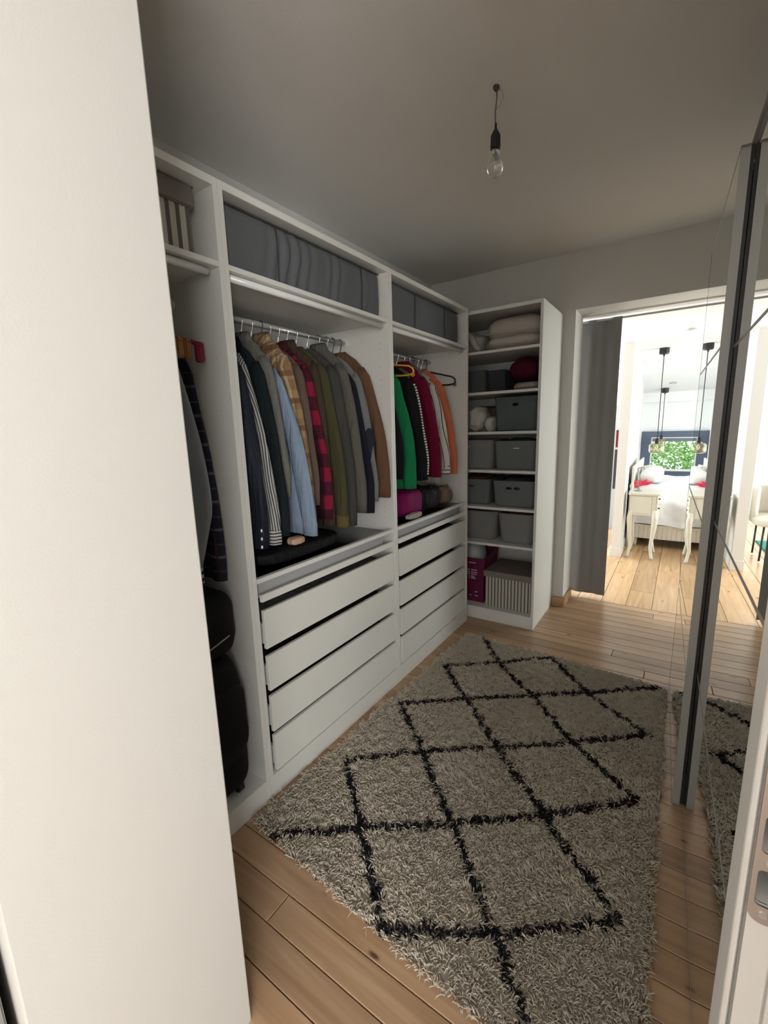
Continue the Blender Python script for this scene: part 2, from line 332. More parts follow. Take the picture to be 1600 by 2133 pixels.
# corner shelf unit facing the door
CY0, CY1, CX0, CX1 = 2.138, 2.716, -0.53, 0.500
u3 = thing('corner_shelf_unit', 'white open corner shelf unit filled with baskets, blankets and boxes', 'shelf unit', (-0.015, 2.43, 0))
B(CX0, CX0+T, CY0, CY1, 0.0, HZ).build('side_panel', WHITE, u3, bevel=0.0012)
B(CX1-T, CX1, CY0, CY1, 0.0, HZ).build('side_panel', WHITE, u3, bevel=0.0012)
B(CX0+T, CX1-T, CY0+0.001, CY1, HZ-0.024, HZ).build('top_panel', WHITE, u3, bevel=0.001)
B(CX0+T, CX1-T, CY0+0.001, CY1, 0.082, 0.10).build('bottom_panel', WHITE, u3, bevel=0.001)
B(CX0+T, CX1-T, CY0+0.003, CY0+0.022, 0.0, 0.082).build('plinth', WHITE, u3)
B(CX0+T, CX1-T, CY1-0.006, CY1, 0.10, HZ-0.024).build('back_panel', WHITE, u3)
SZ = (2.075, 1.786, 1.496, 1.209, 0.926, 0.640)
for z in SZ: B(CX0+T, CX1-T, CY0+0.004, CY1-0.006, z-0.019, z).build('shelf', WHITE, u3, bevel=0.001)

# ------------------------------------------------------------------ mirror-fronted sliding wardrobe on the right
mw = thing('mirror_wardrobe', 'tall sliding-door wardrobe fronted with mirror panels beside the rug', 'wardrobe', (1.396, 1.45, 0), math.atan(0.029), local=True)
def door(x0, ya, yb):
    d = B(x0+0.006, x0+0.022, ya+0.004, yb-0.004, 0.018, 2.352).build('sliding_door', mat('door_backing', (0.30, 0.31, 0.30), 0.6), mw)
    zz = (0.006, 0.590, 1.178, 1.768, 2.358)
    for k in range(4): B(x0, x0+0.006, ya+0.0035, yb-0.0035, zz[k]+0.005, zz[k+1]-0.005).build('mirror_pane', MIRROR, d)
    for k in range(1, 4): B(x0-0.0004, x0+0.006, ya+0.0035, yb-0.0035, zz[k]-0.005, zz[k]+0.005).build('divider_strip', ALU, d)
    B(x0-0.0004, x0+0.025, ya, yb, 0.004, 0.011).build('bottom_rail', ALU, d); B(x0-0.001, x0+0.025, ya, yb, 2.353, 2.362).build('top_rail', ALU, d)
    B(x0-0.0005, x0+0.025, ya, ya+0.0035, 0.010, 2.362).build('edge_profile', ALU, d); B(x0-0.0005, x0+0.025, yb-0.0055, yb, 0.010, 2.362).build('edge_profile', BLACK, d)
    return d
fd = door(0.0, -0.592, 0.452); nd = door(0.0365, -1.66, -0.555)
B(0.0252, 0.0352, -0.588, -0.578, 0.014, 2.356).build('brush_seal', BLACK, fd)
for ya, yb in ((-1.66, -1.641), (0.433, 0.452)): B(0.066, 0.66, ya, yb, 0.0, 2.36).build('side_panel', WHITE, mw)
B(0.066, 0.66, -1.641, 0.433, 2.336, 2.36).build('top_panel', WHITE, mw); B(0.066, 0.66, -1.641, 0.433, 0.06, 0.08).build('bottom_panel', WHITE, mw)
B(0.64, 0.65, -1.641, 0.433, 0.08, 2.336).build('back_panel', WHITE, mw); B(0.07, 0.09, -1.641, 0.433, 0.0, 0.06).build('plinth', WHITE, mw)
B(0.0405, 0.066, -1.66, 0.452, 0.0, 0.0035).build('floor_track', ALU, mw); B(0.0265, 0.066, -1.66, 0.452, 2.3625, 2.374).build('top_track', ALU, mw)

# ------------------------------------------------------------------ shaggy rug with dark diamond lines
NL, NR, FR, FL = np.array((0.022, -0.128)), np.array((1.372, -0.238)), np.array((1.372, 1.752)), np.array((0.105, 1.822))
rug = thing('shaggy_rug', 'cream shaggy rug with black diamond lines on the pine floor', 'rug', (0.70, 0.80, 0.0))
ins = 0.012
def bil(u, v): return (NL*(1-u)*(1-v)+NR*u*(1-v)+FR*u*v+FL*(1-u)*v)
q = [bil(ins, ins), bil(1-ins, ins), bil(1-ins, 1-ins), bil(ins, 1-ins)]
M().loft([[(a, b, 0.0005) for a, b in q], [(a, b, 0.010) for a, b in q]]).build('backing', mat('rug_backing', (0.40, 0.36, 0.29), 0.95), rug)
LINES = [[(.24, 1.80), (.45, 1.53), (.73, 1.28), (1.01, 1.0), (1.30, .78)], [(.73, 1.77), (.99, 1.47), (1.30, 1.25)],
 [(.17, 1.32), (.43, 1.06), (.71, .78), (.99, .51), (1.29, .25)], [(.13, .83), (.42, .57), (.70, .28), (.97, .01), (1.17, -.20)],
 [(.14, .33), (.42, .08), (.69, -.165)], [(.17, 1.32), (.45, 1.53), (.73, 1.77)], [(.13, .83), (.43, 1.06), (.73, 1.28), (.99, 1.47), (1.335, 1.735)],
 [(.14, .33), (.42, .57), (.71, .78), (1.01, 1.0), (1.30, 1.25)], [(.14, -.13), (.42, .08), (.70, .28), (.99, .51), (1.30, .78)], [(.69, -.165), (.97, .01), (1.29, .25)]]
NS = 78000
uv = rng.random((NS, 2)); u, v = uv[:, :1], uv[:, 1:]
root = NL*(1-u)*(1-v)+NR*u*(1-v)+FR*u*v+FL*(1-u)*v
dmin = np.full(NS, 9.0)
for L_ in LINES:
    for p, q2 in zip(L_[:-1], L_[1:]):
        p = np.array(p); d = np.array(q2)-p; t = np.clip(((root-p)@d)/(d@d), 0, 1); dmin = np.minimum(dmin, np.linalg.norm(root-(p+t[:, None]*d), axis=1))
dark = dmin < 0.0135+rng.normal(0, 0.003, NS)
def strands(mask, name, m, lab):
    r0 = root[mask]; n = len(r0)
    sw = 2.2*np.sin(r0[:, 0]*9+1.3*np.sin(r0[:, 1]*7))+1.7*np.cos(r0[:, 1]*11+r0[:, 0]*5)
    cl = np.zeros(n); cl2 = np.zeros(n); r3 = np.random.default_rng(3)
    for _ in range(7):
        th_ = r3.uniform(0, 6.283); k_ = r3.uniform(110, 210); ph_ = r3.uniform(0, 6.283)
        cl += np.sin(k_*(r0[:, 0]*np.cos(th_)+r0[:, 1]*np.sin(th_))+ph_); cl2 += np.cos(0.6*k_*(r0[:, 0]*np.sin(th_)-r0[:, 1]*np.cos(th_))+2*ph_)
    cl /= 2.0; cl2 /= 2.0
    ang = sw*0.5+cl2*1.1+rng.normal(-1.2, 0.6, n); ln = rng.uniform(0.018, 0.031, n)*(1+0.18*np.clip(cl, -1.3, 1.3)); lean = rng.uniform(0.35, 0.95, n)
    dx, dy = np.cos(ang), np.sin(ang); px, py = -dy, dx
    V = np.zeros((n, 10, 3)); rad = 0.0024*rng.uniform(0.8, 1.3, n)
    cu = rng.normal(0, 0.35, n)
    cen = []
    for s_, hz in ((0.0, 0.0), (0.42, 0.72), (0.78, 0.98), (1.05, 0.92)):
        off = ln*lean*s_; side = ln*cu*s_*s_
        cen.append(np.stack([r0[:, 0]+dx*off+px*side, r0[:, 1]+dy*off+py*side, 0.006+ln*np.sqrt(np.maximum(0.05, 1-lean**2*0.85))*hz*0.85], 1))
    for k in range(3):
        for j, a in enumerate((0, 2.094, 4.189)):
            V[:, k*3+j] = cen[k]+np.stack([px*np.cos(a)*rad, py*np.cos(a)*rad, np.sin(a)*rad], 1)*(1.0 if k < 2 else 0.8)
    V[:, 9] = cen[3]
    F = []
    for k in range(2):
        for j in range(3): F.append((k*3+j, k*3+(j+1) % 3, (k+1)*3+(j+1) % 3)); F.append((k*3+j, (k+1)*3+(j+1) % 3, (k+1)*3+j))
    for j in range(3): F.append((6+j, 6+(j+1) % 3, 9))
    F = np.array(F); FF = (F[None]+np.arange(n)[:, None, None]*10).reshape(-1, 3)
    V = V.reshape(-1, 3); lim = 1.396-0.029*(V[:, 1]-1.45)-0.0025+np.where(V[:, 1] < 0.855, 0.0365, 0.0); V[:, 0] = np.minimum(V[:, 0], np.where(V[:, 1] < 1.91, lim, 9.0))
    V = V-np.array((0.70, 0.80, 0.0))
    me = bpy.data.meshes.new(name); me.vertices.add(len(V)); me.vertices.foreach_set('co', V.ravel()); nf = len(FF)
    me.loops.add(nf*3); me.loops.foreach_set('vertex_index', FF.ravel().astype(np.int32)); me.polygons.add(nf)
    me.polygons.foreach_set('loop_start', np.arange(nf, dtype=np.int32)*3); me.polygons.foreach_set('loop_total', np.full(nf, 3, np.int32))
    me.polygons.foreach_set('use_smooth', np.ones(nf, bool)); me.update(calc_edges=True); me.materials.append(m)
    o = bpy.data.objects.new(name, me); C.objects.link(o); o.parent = rug; o['kind'] = 'stuff'; o['label'] = lab
strands(~dark, 'pile', mat('rug_cream', (0.66, 0.585, 0.48), 0.95, spec=0.1, var=0.14, vscale=90), 'cream wool pile')
strands(dark, 'pattern_pile', mat('rug_black', (0.012, 0.011, 0.016), 0.9, spec=0.2), 'black wool lines crossing as diamonds')

# ------------------------------------------------------------------ bare bulb
pb = thing('pendant_bulb', 'bare clear bulb in a black socket hanging from the ceiling', 'light', (0.648, 0.80, CZ))
bx, by = 0.648, 0.80
M().lathe([(0.0, -0.014), (0.007, -0.014), (0.012, -0.006), (0.012, 0.0)], 14, (bx, by, CZ)).build('ceiling_hook', mat('rusty_hook', (0.06, 0.05, 0.045), 0.6), pb, smooth=True)
CORD = mat('grey_cord', (0.10, 0.10, 0.11), 0.6)
M().tube([(bx+0.002, by, CZ-0.01), (bx+0.003, by, CZ-0.04), (bx-0.003, by, CZ-0.085), (bx-0.001, by, CZ-0.128)], 0.0024, 8).build('cord', CORD, pb, smooth=True)
M().tube([(bx+0.006, by, CZ-0.008), (bx+0.022, by+0.004, CZ-0.02), (bx+0.027, by+0.004, CZ-0.04), (bx+0.016, by+0.002, CZ-0.066), (bx-0.001, by, CZ-0.078)], 0.0011, 6).build('loose_wire', mat('pale_wire', (0.35, 0.34, 0.31), 0.6), pb, smooth=True)
M().lathe([(0.0, 0.0), (0.004, 0.0), (0.005, -0.018), (0.011, -0.028), (0.0185, -0.042), (0.019, -0.083), (0.0185, -0.085), (0.0, -0.085)], 24, (bx, by, CZ-0.122)).build('socket', BLACK, pb, smooth=True)
prof = [(0.0135, 0.004), (0.0135, -0.012), (0.017, -0.028), (0.0245, -0.048), (0.0298, -0.066), (0.0295, -0.080), (0.024, -0.094), (0.013, -0.102), (0.0005, -0.1045)]
bl = M().lathe(prof, 28, (bx, by, 2.5885)); bl.lathe([(max(0.0003, r-0.0008), z if z < 0 else z) for r, z in prof[:-1]]+[(0.0003, -0.1035)], 28, (bx, by, 2.5885))
bl.build('bulb', glass('thin_bulb_glass', (1, 1, 1), 0.0, 1.25), pb, smooth=True)
M().tube([(bx, by, 2.585), (bx, by, 2.545)], 0.0012, 8).build('filament_stem', mat('pale_filament', (0.45, 0.42, 0.36), 0.5), pb, smooth=True)

# ------------------------------------------------------------------ clothes
def fab(name, col, rough=0.88): return mat('fabric_'+name, col, rough, spec=0.15, bump=0.10, bscale=260, var=0.10, vscale=9, wrinkle=0.6)
HANG = {'black': BLACK, 'wood': mat('hanger_wood', (0.30, 0.13, 0.05), 0.4), 'wire': CHROME, 'yellow': mat('yellow_plastic', (0.75, 0.47, 0.02), 0.35), 'red': mat('red_velvet', (0.20, 0.012, 0.035), 0.7)}
RX, RZ = -0.30, 2.02
def hanger(y, S, sz, hook, body, label, group, r=0.0065, bar=False, tilt=0.0):
    h = thing('hanger', label, 'hanger', (RX, y, RZ), tilt, group, local=True)
    top = sz+0.095-RZ
    arc = [(0.017*math.sin(t), 0, 0.017*math.cos(t)-0.002) for t in np.linspace(R(-100), R(120), 12)]
    path = arc+[(0.006, 0, -0.036), (0.0, 0, -0.052), (0.0, 0, top-0.004)]
    M().tube(path, 0.0021, 7).build('hook', HANG[hook], h, smooth=True)
    e = S-0.03
    M().tube([(-e, 0, sz-RZ-0.012), (-e*0.55, 0, sz-RZ+0.038), (-0.03, 0, top-0.006), (0, 0, top-0.002), (0.03, 0, top-0.006), (e*0.55, 0, sz-RZ+0.038), (e, 0, sz-RZ-0.012)], r, 8).build('arms', HANG[body], h, smooth=True)
    if bar: M().tube([(-e, 0, sz-RZ-0.012), (-e+0.03, 0, sz-RZ-0.035), (e-0.03, 0, sz-RZ-0.035), (e, 0, sz-RZ-0.012)], r*0.9, 8).build('bar', HANG[body], h, smooth=True)
    return h
def garment(name, label, cat, y, m, sx=-0.13, sz=1.83, fx=-0.01, hem=1.10, cuff=None, th=0.030, seed=0, sleeve_m=None, collar_m=None, cuff_m=None, patch=None, buttons=0, trim=None, group='clothes on the wide wardrobe rail', tilt=0.0, half=0.05):
    ky = min(1.0, half/0.047); XB = 0.270
    g = thing(name, label, cat, (RX, y, RZ), tilt, group, local=True)
    rd = random.Random(seed); S = sx-RX; F = fx-RX; cz = (cuff if cuff else hem); N = 36
    lv = [(sz+0.105, 0.040, 0.018), (sz+0.088, 0.062, 0.026), (sz+0.060, 0.105, 0.030), (sz+0.030, S-0.045, 0.032), (sz-0.002, S-0.012, 0.032), (sz-0.04, S, th)]
    nb = 11; hw1 = max(S+0.01, F-0.045)
    for k in range(1, nb+1):
        t = k/nb; lv.append((sz-0.04+(hem-sz+0.04)*t, S+(hw1-S)*t, th*(1+0.25*t)))
    p1, p2, k1, k2 = rd.uniform(0, 6), rd.uniform(0, 6), rd.uniform(24, 38), rd.uniform(50, 70)
    rings = []
    for z, hw_, t_ in lv:
        d = max(0.0, min(1.0, (sz-z)/(sz-hem+0.001))); ring = []
        for k in range(N):
            a = 2*math.pi*k/N; ca, sa = math.cos(a), math.sin(a)
            x = hw_*math.copysign(abs(ca)**0.75, ca); yy = t_*math.copysign(abs(sa)**0.8, sa)
            yy += d*(0.012*math.sin(k1*x+p1+2*d)+0.004*math.sin(k2*x+p2))
            ring.append((x if x > 0 else x*min(1.0, XB/hw_), yy*ky, z-RZ+(0.006*math.sin(k1*x*0.6+p2) if d > 0.98 else 0)))
        rings.append(ring)
    cloth(rings).build('body', m, g, smooth=True)
    sm = sleeve_m or m
    def sleeve(sg):
        rg = []; n = 14; F_ = F if sg > 0 else min(F, XB)
        for i in range(n+1):
            t = i/n; z = sz+0.012+(cz-sz-0.012)*t
            xo = S+0.004+(F_-S-0.004)*(1-(1-t)**1.7)          # outer edge, bowed at the elbow
            if t > 0.8: xo -= 0.010*(t-0.8)/0.2
            wd = 0.050-0.010*t+0.006*math.sin(t*9+p1); xc = xo-wd
            if i == 0: wd *= 0.55; xc = S-0.045
            tk = (0.033+0.004*math.sin(t*7+p2))*(1.0 if i else 0.5)
            yo = -0.006-0.010*t+0.006*math.sin(3*t+p1)
            rg.append([(sg*(xc+wd*math.cos(a)+0.003*math.sin(5*a+11*t+p1)), (yo+tk*math.sin(a)+0.004*math.sin(3*a+8*t+p2))*ky, z-RZ) for a in [2*math.pi*k/18 for k in range(18)]])
        so = cloth([r[9:]+r[:9] for r in rg] if sg > 0 else rg).build('sleeve', sm, g, smooth=True)
        if cuff_m:
            cr = []
            for zz in (0.0, 0.012, 0.05, 0.062):
                ref = rg[-1]; cx = sum(p[0] for p in ref)/18; cy = sum(p[1] for p in ref)/18; kx = 1.10 if 0.005 < zz < 0.055 else 1.03
                cr.append([(cx+(p[0]-cx)*kx, cy+(p[1]-cy)*kx, p[2]-0.012+zz) for p in ref])
            cloth(cr).build('cuff', cuff_m, so, smooth=True)
        return rg, so
    rg, so = sleeve(1); sleeve(-1)
    if collar_m is not None:
        cr = []
        for zz, hx, hy in ((sz+0.072, 0.072, 0.036), (sz+0.10, 0.062, 0.036), (sz+0.122, 0.050, 0.030), (sz+0.118, 0.042, 0.022)):
            cr.append([(hx*math.cos(a), (hy*math.sin(a)-0.002)*ky, zz-RZ) for a in [2*math.pi*k/20 for k in range(20)]])
        cloth(cr).build('collar', collar_m, g, smooth=True)
    def sl(t, a=0.0):                                       # point on the sleeve surface
        i = min(13, int(t*14)); r_ = rg[i]; r2 = rg[i+1]; f = t*14-i; kk = int(round(a/(2*math.pi)*18)) % 18
        return Vector(r_[kk])*(1-f)+Vector(r2[kk])*f
    if patch:
        cc = sl(0.55, R(-50)); pr = []
        for rr in (0.2, 1.0):
            pr.append([(cc[0]+0.030*rr*math.cos(a)*0.8, cc[1]-0.006-0.004*(1-rr)+0.02*rr*math.cos(a), cc[2]+0.085*rr*math.sin(a)) for a in [2*math.pi*k/20 for k in range(20)]])
        M().loft(pr, True, False).build('elbow_patch', patch, so, smooth=True)
    for b_ in range(buttons):
        p = sl(0.985-0.045*b_, R(-35)); n_ = M(); n_.lathe([(0.0005, -0.003), (0.006, -0.003), (0.007, 0.0), (0.006, 0.003), (0.0005, 0.003)], 12)
        n_.v = [(p[0]+z*0.8, p[1]-0.002+x*0.6, p[2]+yy) for x, yy, z in n_.v]; n_.build('button', mat('pearl_button', (0.85, 0.85, 0.83), 0.15), so, smooth=True)
    if trim:
        tm = M()
        for q_ in range(34):
            p = sl(0.06+0.9*q_/34, R(0)); a = 0.0055; tm.box(p[0]-a*0.7, p[0]+a, p[1]-a-0.003, p[1]+a-0.003, p[2]-a, p[2]+a)
        tm.build('beaded_trim', trim, so)
    return g
navy, black_ = fab('navy', (0.014, 0.018, 0.028), 0.6), fab('black', (0.010, 0.010, 0.012), 0.8)
pin = stripes('pinstripe', (0.42, 0.42, 0.40), [(0, 0.0115, 0.42, (0.05, 0.05, 0.055), 1.0)])
pincuff = stripes('pinstripe_cuff', (0.46, 0.46, 0.44), [(2, 0.0135, 0.45, (0.05, 0.05, 0.055), 1.0)])
tanplaid = stripes('tan_plaid', (0.25, 0.145, 0.07), [(2, 0.085, 0.45, (0.33, 0.22, 0.12), 0.7), (0, 0.052, 0.28, (0.50, 0.40, 0.26), 0.7), (0, 0.104, 0.22, (0.12, 0.055, 0.03), 0.8), (2, 0.12, 0.2, (0.13, 0.06, 0.03), 0.7)])
redplaid = stripes('red_plaid', (0.20, 0.008, 0.03), [(2, 0.13, 0.5, (0.02, 0.006, 0.014), 0.78), (0, 0.13, 0.5, (0.014, 0.005, 0.010), 0.78)])
whitestripe = stripes('white_stripe', (0.60, 0.58, 0.54), [(0, 0.046, 0.13, (0.012, 0.012, 0.016), 1.0)])
whitecuff = stripes('white_cuff', (0.62, 0.60, 0.56), [(2, 0.026, 0.22, (0.012, 0.012, 0.016), 1.0)])
plaidcoat = stripes('navy_plaid', (0.016, 0.018, 0.028), [(2, 0.105, 0.10, (0.11, 0.10, 0.12), 0.9), (2, 0.0525, 0.08, (0.09, 0.08, 0.10), 0.7), (0, 0.07, 0.15, (0.05, 0.02, 0.03), 0.8)])
G1 = 'clothes on the wide wardrobe rail'
GAR = [
 # name, label, category, y, material, sx, sz, fx, hem, options, hanger(hook, body)
 ('jacket', 'dark navy jacket with white cuff buttons hanging against the wardrobe side', 'jacket', 0.098, navy, -0.085, 1.80, 0.012, 1.085, dict(buttons=3, th=0.036), ('wire', 'black')),
 ('shirt', 'grey pinstriped shirt with crosswise striped cuff hanging beside the navy jacket', 'shirt', 0.172, pin, -0.165, 1.845, 0.004, 1.095, dict(collar_m=pin, cuff_m=pincuff), ('wire', 'black')),
 ('jacket', 'black jacket hanging between the pinstriped and the light blue shirt', 'jacket', 0.232, fab('blackgreen', (0.010, 0.015, 0.016)), -0.125, 1.815, -0.004, 1.105, dict(collar_m=black_), ('black', 'black')),
 ('shirt', 'plain sage grey shirt with a collar on a dark hanger', 'shirt', 0.290, fab('sage', (0.14, 0.14, 0.125)), -0.130, 1.845, -0.045, 1.26, dict(collar_m=fab('sage', (0.2, 0.2, 0.18))), ('wire', 'wood')),
 ('shirt', 'light blue shirt flaring out at the hem', 'shirt', 0.346, fab('lightblue', (0.22, 0.28, 0.37)), -0.150, 1.80, 0.045, 1.085, dict(), ('wire', 'black')),
 ('shirt', 'tan and brown checked flannel shirt', 'shirt', 0.402, tanplaid, -0.130, 1.86, -0.015, 1.17, dict(collar_m=tanplaid), ('black', 'wood')),
 ('shirt', 'grey brown shirt hanging between the tan and the red checked shirts', 'shirt', 0.452, fab('greybrown', (0.11, 0.078, 0.06)), -0.110, 1.83, -0.030, 1.20, dict(), ('wire', 'wood')),
 ('shirt', 'red and black checked flannel shirt', 'shirt', 0.505, redplaid, -0.120, 1.83, 0.000, 1.125, dict(collar_m=fab('wine', (0.06, 0.012, 0.015))), ('wire', 'wood')),
 ('jacket', 'dark brown jacket hanging behind the red checked shirt', 'jacket', 0.560, fab('darkbrown', (0.055, 0.038, 0.026)), -0.115, 1.85, -0.035, 1.08, dict(collar_m=fab('darkbrown', (0.055, 0.038, 0.026))), ('wire', 'wood')),
 ('jacket', 'olive green corduroy jacket with brown cuff', 'jacket', 0.622, fab('olive', (0.062, 0.058, 0.028)), -0.120, 1.845, 0.000, 1.075, dict(cuff_m=fab('olivecuff', (0.11, 0.085, 0.035))), ('wire', 'black')),
 ('blazer', 'charcoal blazer hanging beside the olive jacket', 'blazer', 0.702, fab('charcoal', (0.055, 0.055, 0.049)), -0.115, 1.845, -0.010, 1.055, dict(), ('wire', 'black')),
 ('blazer', 'grey wool blazer with dark buttons at the cuff', 'blazer', 0.785, fab('greywool', (0.11, 0.106, 0.09)), -0.120, 1.865, -0.004, 1.11, dict(collar_m=fab('greywool', (0.11, 0.106, 0.09))), ('wire', 'black')),
 ('jacket', 'dark midnight blue jacket hanging between two grey ones', 'jacket', 0.850, fab('midnight', (0.014, 0.014, 0.024)), -0.130, 1.82, -0.005, 1.095, dict(), ('wire', 'black')),
 ('jacket', 'light grey jacket with a navy elbow patch', 'jacket', 0.903, fab('lightgrey', (0.19, 0.19, 0.185)), -0.125, 1.83, -0.012, 1.15, dict(patch=navy), ('black', 'black')),
 ('coat', 'camel brown coat hanging at the end of the rail', 'coat', 0.965, fab('camel', (0.145, 0.078, 0.044)), -0.120, 1.86, 0.028, 1.165, dict(), ('black', 'black')),
]
GAR2 = [
 ('jacket', 'plain black jacket hanging next to the green hoodie', 'jacket', 1.200, fab('blacknap', (0.008, 0.008, 0.009)), -0.125, 1.80, -0.030, 1.24, dict(), ('wire', 'black')),
 ('hoodie', 'bright green hoodie on a white hanger', 'hoodie', 1.305, fab('green', (0.010, 0.19, 0.070)), -0.140, 1.855, 0.000, 1.17, dict(th=0.036), ('wire', 'black')),
 ('jacket', 'black jacket edged with white beaded trim', 'jacket', 1.465, black_, -0.120, 1.835, -0.008, 1.205, dict(trim=mat('beads', (0.65, 0.62, 0.58), 0.5)), ('wire', 'yellow')),
 ('coat', 'crimson coat hanging beside the bead-trimmed jacket', 'coat', 1.645, fab('crimson', (0.16, 0.005, 0.03)), -0.130, 1.865, -0.002, 1.205, dict(collar_m=fab('crimson', (0.16, 0.005, 0.03)), th=0.036), ('wire', 'black')),
 ('shirt', 'muted purple grey top hanging behind the crimson coat', 'shirt', 1.715, fab('mauve', (0.15, 0.13, 0.16)), -0.150, 1.87, -0.08, 1.35, dict(), ('wire', 'black')),
 ('sweater', 'white sweater with black lengthwise stripes and banded cuff', 'sweater', 1.775, whitestripe, -0.125, 1.835, 0.002, 1.225, dict(cuff_m=whitecuff), ('black', 'black')),
 ('shirt', 'coral orange shirt hanging at the end of the second rail', 'shirt', 1.895, fab('coral', (0.60, 0.165, 0.085)), -0.130, 1.855, 0.000, 1.205, dict(), ('wire', 'black')),
 ('shirt', 'moss green top whose hem hangs below the bead-trimmed jacket', 'shirt', 1.560, fab('mossgreen', (0.10, 0.16, 0.08)), -0.165, 1.83, -0.090, 1.160, dict(cuff=1.30), ('wire', 'black')),
 ('blouse', 'ivory blouse whose hem hangs below the striped sweater', 'blouse', 1.836, fab('ivory', (0.50, 0.47, 0.40)), -0.165, 1.83, -0.075, 1.140, dict(cuff=1.28), ('wire', 'black')),
]
G2 = 'clothes on the second wardrobe rail'
def label_hanger(lab): return 'hanger carrying the '+' '.join(lab.split(' hanging')[0].split(' with')[0].split(' on ')[0].split(' edged')[0].split(' flaring')[0].split(' whose')[0].split())
for i, (nm, lab, cat, y, m, sx, sz, fx, hem, kw, hg) in enumerate(GAR+GAR2):
    nb_ = [abs(q_[3]-y) for q_ in GAR+GAR2 if q_[3] != y]+[2*abs(y-w_) for w_ in (YA+T, YB-T, YB+T, YC-T)]
    second = i >= len(GAR); grp = G2 if second else G1
    garment(nm, lab, cat, y, m, sx, sz, fx, hem, seed=i*3+1, group=grp, half=min(nb_)/2, **kw)
    hanger(y, sx-RX, sz, hg[0], hg[1], label_hanger(lab)+(' without trim' if 'plain black' in lab else ' with beaded trim' if 'beaded' in lab else ''), 'hangers on the rails')
# two tubular hangers sticking out of the second rail
def loop_hanger(y, m, label, x1, z1, tilt):
    h = thing('hanger', label, 'hanger', (RX, y, RZ), tilt, 'hangers on the rails', local=True)
    arc = [(0.017*math.sin(t), 0, 0.017*math.cos(t)-0.002) for t in np.linspace(R(-100), R(120), 12)]
    M().tube(arc+[(0.004, 0, -0.04), (0, 0, -0.07)], 0.003, 8).build('hook', m, h, smooth=True)
    e = x1-RX; b = z1-RZ
    M().tube([(0, 0, -0.07), (0.06, 0, -0.082), (e-0.03, 0, b+0.035), (e-0.006, 0, b+0.018), (e, 0, b), (e-0.012, 0, b-0.016), (e-0.05, 0, b-0.02), (0, 0, b-0.012), (-e+0.05, 0, b-0.02), (-e+0.012, 0, b-0.016), (-e, 0, b), (-e+0.006, 0, b+0.018), (-e+0.03, 0, b+0.035), (-0.06, 0, -0.082), (0, 0, -0.07)], 0.0058, 10).build('frame', m, h, smooth=True)
    M().tube([(e-0.004, 0, b-0.006), (e+0.004, 0, b-0.022), (e-0.006, 0, b-0.030), (e-0.016, 0, b-0.022)], 0.004, 8).build('notch_loop', m, h, smooth=True)
loop_hanger(1.395, HANG['yellow'], 'bright yellow plastic hanger sticking out above the green hoodie', -0.085, 1.885, 0.10)
loop_hanger(1.965, BLACK, 'empty black tubular hanger next to the coral shirt', -0.050, 1.860, -0.06)

# narrow wardrobe: trousers, plaid coat and clip hangers
jog = mat('fabric_greyblue', (0.30, 0.33, 0.36), 0.9, spec=0.15, bump=0.1, bscale=240, var=0.18, vscale=5)
t = thing('sweatpants', 'faded grey blue sweatpants with navy and white striped ankle cuffs', 'trousers', (RX, -0.124, RZ), 0, None, local=True)
rg = []
for i in range(19):
    s_ = i/18; z = 1.80-0.755*s_
    xo = 0.15+0.125*math.sin(min(1, s_*1.45)*math.pi/2) - (0.10*max(0, s_-0.70)/0.30); xi = -0.14-0.06*math.sin(s_*2)
    xc, hx = (xo+xi)/2, (xo-xi)/2
    rg.append([(xc+hx*math.copysign(abs(math.cos(a))**0.7, math.cos(a)), (0.017+0.009*s_)*math.sin(a)+0.003*s_*math.sin(22*math.cos(a)+3), z-RZ) for a in [2*math.pi*k/32 for k in range(32)]])
legs = M().loft(rg).build('legs', jog, t, smooth=True)
cf = [[(p[0], p[1]*1.08, z-RZ) for p in rg[-1]] for z in (1.055, 1.035, 1.0, 0.985)]
cloth(cf).build('ankle_cuff', stripes('cuff_navy_white', (0.02, 0.025, 0.05), [(2, 0.026, 0.5, (0.68, 0.68, 0.66), 1.0)]), t, smooth=True)
M().loft([[(0.15*math.cos(a), 0.019*math.sin(a), z-RZ) for a in [2*math.pi*k/24 for k in range(24)]] for z in (1.765, 1.80, 1.825)]).build('waistband', navy, t, smooth=True)
garment('coat', 'long navy checked coat hanging against the side of the narrow wardrobe', 'coat', -0.056, plaidcoat, -0.185, 1.80, -0.060, 0.985, seed=91, group=None, half=0.026)
hanger(-0.056, 0.115, 1.80, 'black', 'black', 'black hanger carrying the long navy checked coat', 'hangers on the rails')
def clip_hanger(y, m, label, x1, z1, tilt=0.0):
    h = thing('clip_hanger', label, 'hanger', (RX, y, RZ), tilt, 'trouser hangers in the narrow wardrobe', local=True)
    arc = [(0.017*math.sin(t_), 0, 0.017*math.cos(t_)-0.002) for t_ in np.linspace(R(-100), R(120), 12)]
    M().tube(arc+[(0.004, 0, -0.06), (0, 0, -0.13)], 0.0022, 7).build('hook', CHROME, h, smooth=True)
    e = x1-RX
    M().tube([(-e, 0, z1-RZ), (-0.03, 0, z1-RZ+0.075), (0, 0, z1-RZ+0.085), (0.03, 0, z1-RZ+0.075), (e, 0, z1-RZ)], 0.0075, 8).build('arms', m, h, smooth=True)
    for sg in (-1, 1):
        B(sg*(e-0.016)-0.014, sg*(e-0.016)+0.014, -0.013, 0.013, z1-RZ-0.055, z1-RZ+0.012).build('clip', m, h, bevel=0.005)
clip_hanger(-0.094, HANG['red'], 'dark red trouser hanger with clips sticking out farthest', -0.045, 1.835, 0.03)
